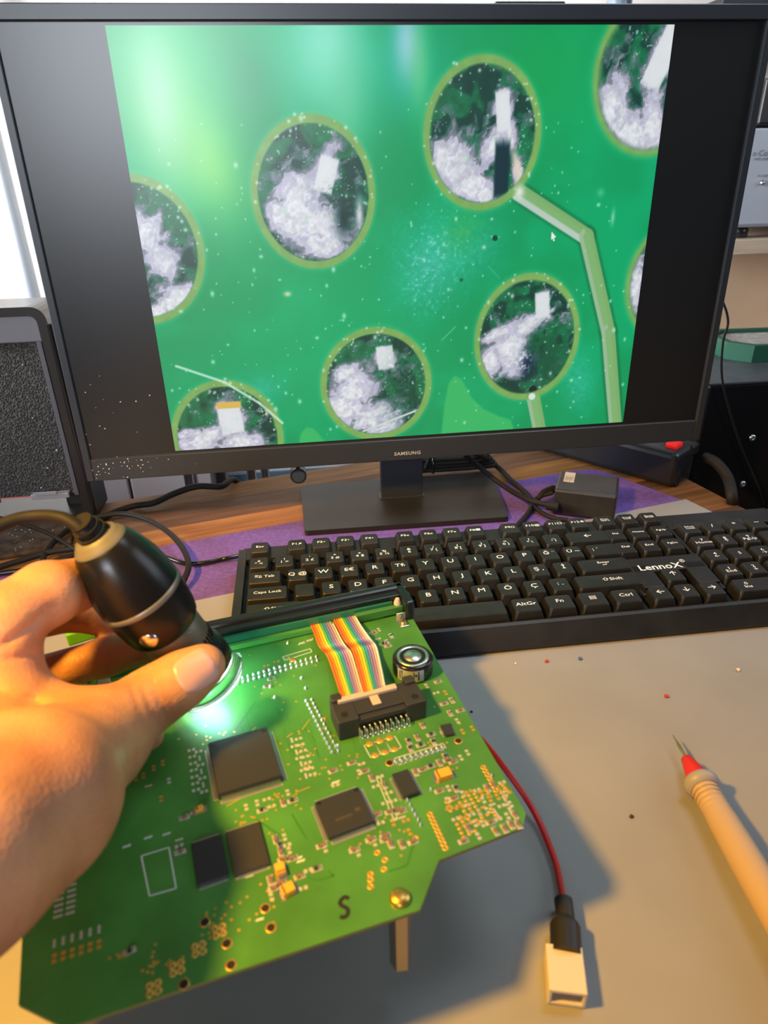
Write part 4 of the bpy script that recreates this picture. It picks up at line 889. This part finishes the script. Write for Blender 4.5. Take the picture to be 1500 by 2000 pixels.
pr0 = P(1344, 1487, 9); pr1 = P(1548, 1838, 12); axp = pr1 - pr0; Lp = np.linalg.norm(axp); axp /= Lp
QM = Matrix.Translation(Vector(pr0)) @ Vector(axp).to_track_quat('Z', 'Y').to_matrix().to_4x4()
prb = thing('test_probe', 'tan handled test probe with red nose and gold needle on mat', 'probe', QM)
MB().lathe([(.25, -19), (.5, -15.5), (.5, -12.5), (.85, -12), (.85, 2)], QM, 12).build('needle', mat('needle_gold', (.75, .55, .25), .3, 1), prb, QM)
MB().lathe([(1.5, -2.8), (2.9, -1.8), (4.6, 6), (5.9, 12.5), (5.9, 13.5)], QM, 28).build('red_nose', mat('red_plastic', (.62, .020, .012), .38), prb, QM)
MB().lathe([(6.0, 12.5), (8.0, 12.9), (8.7, 14.2), (8.6, 16.4), (7.4, 18.2), (6.6, 18.6)], QM, 28).build('grey_collar', mat('collar_grey', (.34, .32, .33), .45), prb, QM)
m = MB().lathe([(6.2, 18), (6.0, 22), (6.4, 28), (7.2, 40), (7.6, 60), (7.8, Lp + 60)], QM, 28); m.build('handle', mat('tan_handle', (.50, .36, .24), .5), prb, QM)
m = MB()
for i in range(7): m.lathe([(6.35, 19 + i * 2.6), (6.75, 19.6 + i * 2.6), (6.75, 20.4 + i * 2.6), (6.35, 21 + i * 2.6)], QM, 24, caps=False)
m.build('grip_rings', mat('tan_handle', '000'), prb, QM)
rd = P(1437, 1600, 5); MB().lathe([(2.6, -2), (2.6, 2)], QM @ mtx((6.2, -3.5, 34)) @ Matrix.Rotation(math.pi / 2, 4, 'Y'), 16).build('red_dot', mat('red_plastic', '000'), prb, QM)

def crumb(px, py, r, mt, label, cat='crumb', group=None, z=0):
    c = P(px, py, z); bm = bmesh.new(); bmesh.ops.create_icosphere(bm, subdivisions=1, radius=1)
    v = [(x.co.x * r * random.uniform(.7, 1.2), x.co.y * r * random.uniform(.7, 1.2), max(x.co.z, -.8) * r * random.uniform(.6, .9)) for x in bm.verts]; bm.verts.index_update(); f = [[y.index for y in g.verts] for g in bm.faces]; bm.free()
    zz = min(p[2] for p in v)
    MB().add(v, f, 0, False, mtx((c[0], c[1], z - zz))).build('crumb', mt, None, mtx((c[0], c[1], z)), label=label, cat=cat, group=group)
redm, bluem, wht, drk = mat('red_bead', (.55, .03, .015), .5), mat('blue_bead', (.02, .10, .32), .5), mat('white_scrap', (.7, .66, .6), .7), mat('dark_grit', (.05, .03, .025), .8)
crumb(1068, 1293, 1.5, redm, 'tiny red plastic crumb before the keyboard, left of the blue one')
crumb(1133, 1288, 1.5, bluem, 'tiny blue plastic crumb before the front edge of the keyboard')
crumb(1302, 1361, 1.6, redm, 'tiny red plastic crumb on the mat above the probe needle')
crumb(1441, 1310, 1.5, wht, 'tiny white scrap on the mat near the right edge')
crumb(1007, 1297, .9, wht, 'tiny white scrap on the mat beside the board capacitor')
crumb(921, 1391, .9, drk, 'tiny dark crumb on the shaded mat right of the board edge')
crumb(1233, 1596, 1.2, drk, 'tiny brown crumb on the mat between red lead and probe')
crumb(908, 1160, .7, redm, 'tiny red speck by the N key', z=22.6) if False else None

# ------------------------------------------------------------------ power adapter, power strip and cables on the desk
AM = mtx((307, 120, -1), rz=math.radians(-26))
ad = thing('power_adapter', 'black box power adapter with a white sticker on the purple pad', 'adapter', AM)
MB().box((0, 0, 13), (55, 46, 26), 2.2).box((0, 0, 13), (55.4, 46.4, .5), .1).local('adapter_case', mat('adapter_plastic', (.016, .015, .015), .42, var=.3, vscale=60), ad, AM)
MB().box((-17, 8, 26.06), (9.5, 23, .12), 0).local('white_sticker', mat('sticker_paper', (.72, .73, .74), .6), ad, AM)
m = MB()
for i in range(5): m.box((-20 + i * 1.3, 5 - (i % 2), 26.14), (.35, 12 - (i % 3) * 3, .06), 0)
m.local('sticker_print', mat('dark_ink', '000'), ad, AM)
ca2 = [tuple(P(1080, 962, 14)), tuple(P(1050, 972, 9)), tuple(P(1045, 990, 3)), tuple(P(1075, 1010, 1.5)), tuple(P(1110, 1016, 1.5))]
MB().tube([P(1082, 955, 14), P(1062, 962, 13), P(1050, 975, 8)], lambda t: 4.2 - 2 * t, 12).build('plug_boot', rubber, ad)
MB().tube([P(1085, 990, 10), P(1065, 985, 10), P(1030, 975, 11), P(985, 950, 14), P(940, 915, 26), P(905, 885, 46), P(895, 870, 60)], 2.5, 10).build('output_cable', rubber, ad)
MB().tube([P(1090, 990, 10), P(1068, 986, 10.5)], 4.4, 12).build('plug_boot', rubber, ad)
MB().tube(ca2, 2.1, 10).build('input_cable', rubber, ad)
def cable(pts, r, label, name='cable', mt=None, n=10):
    return MB().tube(pts, r, n, sub=7).build(name, mt or rubber, None, mtx(tuple(pts[len(pts) // 2])), label=label, cat='cable')
cable([P(905, 878, 55), P(945, 893, 22), P(975, 915, 3), P(1000, 940, 2), P(1028, 965, 2), P(1038, 990, 2), P(1015, 1022, 2), P(990, 1040, 2)], 2.6, 'black cable curving over wood and purple pad behind the keyboard')
# tied cable bundle behind the neck
bd = thing('cable_bundle', 'tied bundle of black cable lying behind the monitor neck', 'cable bundle', mtx((195, 205, 0)))
c = np.array([200., 216, 5])
for i in range(4):
    z = 4 + 3.6 * i; L_ = 46 - i * 3; wv = 14 - 1.5 * (i % 2)
    MB().tube([c + np.array(p) for p in ((-L_, -wv * .4, z), (0, -wv * .5, z), (L_ * .85, -wv * .4, z), (L_, 0, z), (L_ * .85, wv * .4, z), (0, wv * .5, z), (-L_, wv * .4, z), (-L_ - 5, 0, z), (-L_, -wv * .38, z + .6))], 2.5, 8).build('cable_turn', rubber, bd)
MB().tube([c + np.array(p) for p in ((-22, -9, 2), (-22, -9.5, 12), (-21, -4, 20), (-21, 5, 20), (-22, 10, 12), (-22, 10, 2))], 1.8, 8).build('tie', blackgloss, bd)
MB().tube([c + np.array(p) for p in ((-30, -10, 8), (-24, -13, 26), (-14, -14, 42), (-6, -12, 60))], 2.6, 8).build('cable_tail', rubber, bd)

SA = math.radians(128)
SM_ = mtx((425, 160, -2), rz=SA)             # local x runs along the strip, away from the camera
ps = thing('power_strip', 'black power strip with a red rocker switch behind the adapter', 'power strip', SM_)
MB().box((131, 0, 18.5), (262, 44, 37), 6, seg=3).box((5, -19, 31), (14, 14, 11), 2).local('strip_case', mat('strip_plastic', (.012, .013, .015), .36), ps, SM_)
MB().box((13, 2, 38), (12, 15, 6), 1.4).local('rocker_switch', mat('red_switch', (.75, .012, .010), .3, emit='ff1010', estr=.25), ps, SM_)
MB().box((-.3, 11, 8), (.8, 8, 16), .1).local('end_notch', mat('hole_black', '000'), ps, SM_)
for i in range(4): MB().lathe([(15, 36.9), (15, 37.4), (14, 37.5), (13.5, 37.2)], mtx((70 + i * 48, 0, 0)), 24).local('socket', black, ps, SM_)
MB().tube([P(1378, 893, 24), P(1400, 905, 24), P(1422, 935, 14), P(1430, 975, 3), P(1428, 1010, -30)], 5.2, 14).build('mains_cable', rubber, ps)

# cables at the left of the desk
cable([P(190, 1018, 1), P(222, 1001, 1), P(262, 988, 2), P(300, 982, 4), P(340, 964, 6), P(385, 950, 9), P(432, 950, 8), (-28, 236, 2), (-20, 252, -30), (-16, 256, -120)], 3.2, 'thick black cable winding along the desk back edge')
cable([P(80, 1180, 12), P(78, 1120, 6), P(95, 1070, 3), P(140, 1030, 3), P(190, 1010, 6), P(245, 1004, 8), P(300, 1020, 10), P(345, 1055, 12), P(368, 1098, 12), P(358, 1135, 8), P(335, 1170, 3), P(300, 1200, 2)], 2.4, 'looped brownish black cable standing round the microscope on the pad')
cable([P(478, 1083, 8), P(440, 1091, 2), P(400, 1099, 2), P(360, 1100, 2), P(320, 1088, 2), P(260, 1085, 2), P(150, 1102, 2), P(60, 1112, 2), P(-40, 1125, 2)], 2.0, 'glossy black keyboard cable lying across the purple pad', mt=blackgloss)
cable([P(-30, 1005, 40), P(40, 1022, 30), P(90, 1040, 20), P(130, 1062, 10), P(150, 1075, 8)], 1.7, 'thin straight black cable running down to the grip at left')
cable([P(-40, 1120, 3), P(30, 1098, 3), P(100, 1078, 4), P(160, 1068, 8), P(200, 1040, 18), P(225, 1020, 24)], 2.6, 'black cable rising from the left edge to behind the microscope cap')
cable([P(-60, 1170, 2), P(0, 1150, 2), P(70, 1110, 3), P(140, 1085, 3), P(190, 1070, 3)], 2.2, 'black cable just above the index finger at the left edge')

# ------------------------------------------------------------------ fume extractor at left
fx = thing('fume_extractor', 'black framed fume extractor with grey foam filter left of the monitor', 'fume extractor', mtx((-240, 190, -2)))
XR_, XL_, ZT, ZL, YF = -152.5, -330.0, 195.0, -2.0, 172.0
fr_ = rpoly([(XL_, ZL), (XL_, ZT), (XR_, ZT), (XR_, ZL)], [0, 14, 14, 0])
inn = rpoly([(XL_ + 8, 6), (XL_ + 8, ZT - 7), (XR_ - 8, ZT - 7), (XR_ - 8, 6)], [0, 8, 8, 0])
framem = mat('extractor_plastic', (.020, .017, .015), .32, bump=.04, bscale=1500)
def ringprism(outer, inner, y0, y1):
    m = MB(); n = len(outer); V = [(x, y0, z) for x, z in outer] + [(x, y0, z) for x, z in inner] + [(x, y1, z) for x, z in outer] + [(x, y1, z) for x, z in inner]
    f = []
    for i in range(n):
        j = (i + 1) % n; f += [[i, j, n + j, n + i], [2 * n + i, 3 * n + i, 3 * n + j, 2 * n + j], [i, 2 * n + i, 2 * n + j, j], [n + i, n + j, 3 * n + j, 3 * n + i]]
    return m.add(V, f)
m = ringprism(fr_, inn, YF - 2, YF + 46)
m.box(((XL_ + XR_) / 2, YF + 30, 108), (XR_ - XL_ - 12, 4, 164), .5)
m.build('outer_frame', framem, fx)
MB().cyl((XR_ + 1, YF - 3, ZL + 2), (XR_ + 1, YF - 3, ZT - 14), 2.6, n=14).build('side_rod', blackgloss, fx)
grm = mat('grey_panel', (.145, .14, .155), .4)
MB().box(((XL_ + XR_) / 2, YF + 2, 177), (XR_ - XL_ - 15.6, 5, 21.6), 1.2).build('top_panel', grm, fx)
m = MB().box((XR_ - 11.5, YF + 3, 96), (4, 6, 142), .5); m.build('inner_frame', mat('grey_channel', (.10, .10, .115), .35), fx)
m = MB()
foam = bpy.data.materials.new('foam'); foam.use_nodes = True; nt = foam.node_tree; b = nt.nodes['Principled BSDF']; b.inputs['Roughness'].default_value = .8
tc = nt.nodes.new('ShaderNodeTexCoord'); v1 = nt.nodes.new('ShaderNodeTexVoronoi'); v1.inputs['Scale'].default_value = 620; nt.links.new(tc.outputs['Object'], v1.inputs['Vector'])
rp = nt.nodes.new('ShaderNodeValToRGB'); rp.color_ramp.elements[0].color = (.008, .008, .008, 1); rp.color_ramp.elements[1].color = (.085, .078, .068, 1); rp.color_ramp.elements[0].position = .25; rp.color_ramp.elements[1].position = .85
nt.links.new(v1.outputs['Distance'], rp.inputs[0]); nt.links.new(rp.outputs[0], b.inputs['Base Color'])
bpn = nt.nodes.new('ShaderNodeBump'); bpn.inputs['Strength'].default_value = .8; bpn.inputs['Distance'].default_value = .002; nt.links.new(v1.outputs['Distance'], bpn.inputs['Height']); nt.links.new(bpn.outputs[0], b.inputs['Normal'])
MB().box(((XL_ + XR_) / 2 - 4, YF + 9, 96), (XR_ - XL_ - 22, 8, 142), .5).build('foam_filter', foam, fx)
MB().box((-187, YF + 1, 26.5), (34, 7, 5), .8).box((-268, YF + 1, 24), (70, 7, 5), .8).box((-190, YF - 2.6, 30), (20, 1.4, 3.4), .4).build('filter_clip', mat('clip_grey', (.30, .29, .31), .35), fx)
MB().box((XR_ - 18, YF + 34, 10), (26, 22, 24), 1.5).build('foot', framem, fx)
MB().box((-222, 142, -.2), (112, 72, 3.2), 1.0, rz=.2).build('base_tray', mat('dusty_base', (.058, .042, .031), .85, spec=.12, var=.5, vscale=130), fx)
m = MB()
for j in range(40): m.box((rng.uniform(-265, -175), rng.uniform(115, 168), 1.6), (rng.uniform(.3, 1.1), rng.uniform(.3, 1.0), .3), 0, rz=rng.uniform(0, 3))
for j in range(14): m.box((rng.uniform(-300, -165), YF + 4.6, rng.uniform(30, 160)), (rng.uniform(.5, 1.6), .4, rng.uniform(.5, 1.4)), 0)
m.build('debris', mat('dust', '000'), fx, kind='stuff')

# ------------------------------------------------------------------ right side: equipment case, tray, shelf and control unit
ec = thing('equipment_case', 'large black equipment case with steel screws standing right of the desk', 'case', mtx((640, 360, -740)))
MB().box((652, 285, -327), (384, 170, 826), 3).build('case_body', mat('case_black', (.006, .006, .007), .25), ec)
MB().box((652, 285, 86.6), (386, 172, 2.4), .5).build('case_lid', mat('dusty_lid', (.050, .058, .062), .5, var=.3, vscale=90), ec)
for px, py in ((1469, 855), (1450, 945)):
    c = PY(px, py, 199); MB().lathe([(3.6, 0), (3.6, 1), (2.6, 2.2), (1.2, 2.2), (1.0, 1.4), (.01, 1.4)], mtx(tuple(c)) @ Matrix.Rotation(math.pi / 2, 4, 'X'), 18).build('case_screw', metal, ec)
TRM = mtx((594, 306, 88), rz=math.radians(-4))
tr = thing('parts_tray', 'dark green open tray with grey contents on the black case', 'tray', TRM)
oct_ = lambda a, b, c: [(-a, -b + c), (-a, b - c), (-a + c, b), (a - c, b), (a, b - c), (a, -b + c), (a - c, -b), (-a + c, -b)]
ou = oct_(64, 44, 20); ii = oct_(57, 37, 17)
m = MB(); n = len(ou); V = [(x, y, 0) for x, y in ou] + [(x, y, 19) for x, y in ou] + [(x, y, 19) for x, y in ii] + [(x, y, 3) for x, y in ii]
f = [[k_ * n + i, k_ * n + (i + 1) % n, (k_ + 1) * n + (i + 1) % n, (k_ + 1) * n + i] for k_ in range(3) for i in range(n)] + [list(range(n)), [3 * n + i for i in range(n)]]
m.add(V, f); m.local('tray_body', mat('green_tray', (.012, .085, .050), .4), tr, TRM)
MB().prism([(x * .97, y * .97) for x, y in ii], 3.1, 15).local('grey_contents', mat('grit_grey', (.33, .30, .26), .8, bump=.5, bscale=300, var=.3, vscale=150), tr, TRM)
cable([PY(1385, 545, 185), PY(1412, 590, 185), PY(1422, 630, 185), PY(1412, 670, 185), PY(1410, 735, 185), PY(1424, 800, 188), PY(1450, 880, 190), PY(1478, 945, 190), PY(1490, 985, 190)], 1.1, 'thin twin black cord hanging in front of the black case')
sh = thing('wall_shelf', 'pale wooden shelf board right of the monitor', 'shelf', mtx((800, 600, 180)))
MB().box((810, 600, 188.5), (460, 300, 18), .8).build('shelf_board', mat('pale_wood', (.52, .40, .29), .55, var=.14, vscale=12, stretch=(1, 10, 10)), sh)
MB().box((810, 752, 110), (460, 6, 480), .8).build('back_board', mat('beige_board', (.42, .30, .20), .7, var=.1, vscale=6), sh)
MB().box((1030, 600, -270), (18, 300, 940), .8).build('side_board', mat('pale_wood', '000'), sh)
cu = thing('control_unit', 'silver control unit with black feet on the pale shelf', 'control unit', mtx((760, 560, 198)))
MB().box((760, 570, 268), (300, 220, 112), 2).build('unit_case', mat('silver_paint', (.42, .45, .50), .38, .2), cu)
MB().box((760, 459, 214), (300, 3, 4), .5).build('lower_trim', mat('trim_grey', (.2, .2, .22), .4), cu)
for x in (638, 880): MB().lathe([(13, 0), (14, 1), (14, 10), (12, 14)], mtx((x, 482, 198)), 24).build('rubber_foot', blackgloss, cu)
c = PY(1487, 357, 459); MB().lathe([(3.2, 0), (3.2, 3), (2.2, 5), (.01, 5.4)], mtx(tuple(c)) @ Matrix.Rotation(math.pi / 2, 4, 'X'), 16).build('toggle_nut', metal, cu)
RX = Matrix.Rotation(math.pi / 2, 4, 'X'); grp = mat('unit_print', (.06, .065, .075), .6)
c = PY(1471, 300, 459); text_mb('o Control', 6.6, 1.0, .0, align='LEFT').local('unit_lettering', grp, cu, mtx((c[0], 459.6 - .8, c[2])) @ RX)
c = PY(1473, 311, 459); text_mb('AND LINEAR', 3.0, 1.0, 0, align='LEFT').local('unit_lettering', grp, cu, mtx((c[0], 459.6 - .8, c[2])) @ RX)
c = PY(1480, 344, 459); text_mb('M-CODE', 2.8, 1.0, 0, align='LEFT').local('unit_lettering', grp, cu, mtx((c[0], 459.6 - .8, c[2])) @ RX)
bu = thing('black_unit', 'black equipment unit stacked on the silver control unit', 'equipment', mtx((770, 570, 324)))
MB().box((770, 560, 352), (290, 200, 48), 2).build('unit_case', mat('unit_black', (.010, .009, .009), .35), bu)
m = MB()
for i in range(10): MB().box((645 + i * 8, 459.4, 350), (3, 2, 26), .3).build('vent_slot', mat('hole_black', '000'), bu)

# ------------------------------------------------------------------ things behind and below the monitor
hs = thing('high_shelf', 'narrow pale shelf on the wall behind the monitor top', 'shelf', mtx((300, 800, 430)))
MB().box((280, 800, 425), (900, 190, 16), .8).build('shelf_board', mat('pale_wood', '000'), hs)
def shelfbox(px0, px1, y, mt, label, name, cat, h=140, dpt=60):
    a = PY(px0, 3, y)[0]; b_ = PY(px1, 3, y)[0]; o = MB().box(((a + b_) / 2, y + dpt / 2, 433 + h / 2), (b_ - a, dpt, h), 2, seg=2)
    m2 = o.build(name, mt, None, mtx(((a + b_) / 2, y, 433))); tag(m2, label, cat)
shelfbox(968, 1105, 730, black, 'dark box on the high shelf above the monitor centre', 'storage_box', 'box', h=66)
shelfbox(1412, 1530, 720, black, 'black box on the high shelf at the far right', 'storage_box', 'box', h=70)
shelfbox(100, 205, 730, mat('brown_box', (.045, .035, .03), .6), 'dark brown box on the high shelf at far left', 'storage_box', 'box', h=70) if False else None
a = PY(1215, 3, 735); tag(MB().lathe([(20, 433), (20, 480), (17, 520), (11, 530), (11, 545)], mtx((a[0], 745, 0)), 28).build('metal_can', mat('blue_steel', (.30, .38, .46), .3, .7)), 'blue grey metal can on the high shelf', 'can')
a = PY(3, 500, 780); tag(MB().cyl((a[0], 860, -740), (a[0], 860, 900), 16, n=20).build('wall_pipe', mat('pale_pipe', (.60, .66, .72), .35)), 'pale vertical pipe against the wall at the left edge', 'pipe')
cb = thing('cupboard', 'pinkish grey cupboard with two doors behind the desk', 'cupboard', mtx((-190, 560, -740)))
MB().box((-207, 590, -370), (230, 180, 740), 2).build('carcass', mat('cupboard_grey', (.26, .23, .24), .6), cb)
for x in (-265.5, -148.5): MB().box((x, 497, -370), (113, 8, 720), 1.5).build('door', mat('cupboard_door', (.34, .30, .31), .55), cb)
ch = thing('stool', 'black stool with chrome legs behind the desk', 'stool', mtx((-60, 400, -740)))
for (x, y) in ((-100, 350), (-20, 350), (-112, 440), (-10, 440)):
    MB().tube([(x, y, -739), (x * .98, y, -400), (x * .94 - 2, y + 4, 20)], 6, 14).build('leg', mat('chrome', (.75, .76, .80), .12, 1), ch)
MB().box((-60, 398, 34), (130, 140, 26), 8, seg=3).build('seat', black, ch)
MB().box((-60, 446, -330), (100, 10, 24), 2).build('crossbar', black, ch)
pk = thing('appliance', 'white plastic appliance standing behind the desk, seen below the monitor', 'appliance', mtx((10, 600, -740)))
MB().box((38, 620, -390), (230, 200, 700), 12, seg=3).build('appliance_body', mat('white_plastic', (.60, .60, .62), .3), pk)
MB().box((20, 519, -140), (180, 4, 60), 1).build('dark_slot', mat('slot_blue', (.08, .14, .19), .2), pk)
rbx = PY(25, 992, 520); 
o = MB().box((rbx[0] - 40, 560, -440), (170, 90, 600), 4).build('red_cabinet', mat('red_paint', (.48, .03, .025), .4), None, mtx((rbx[0] - 40, 560, -740)), label='red painted box standing behind the desk at far left', cat='box')
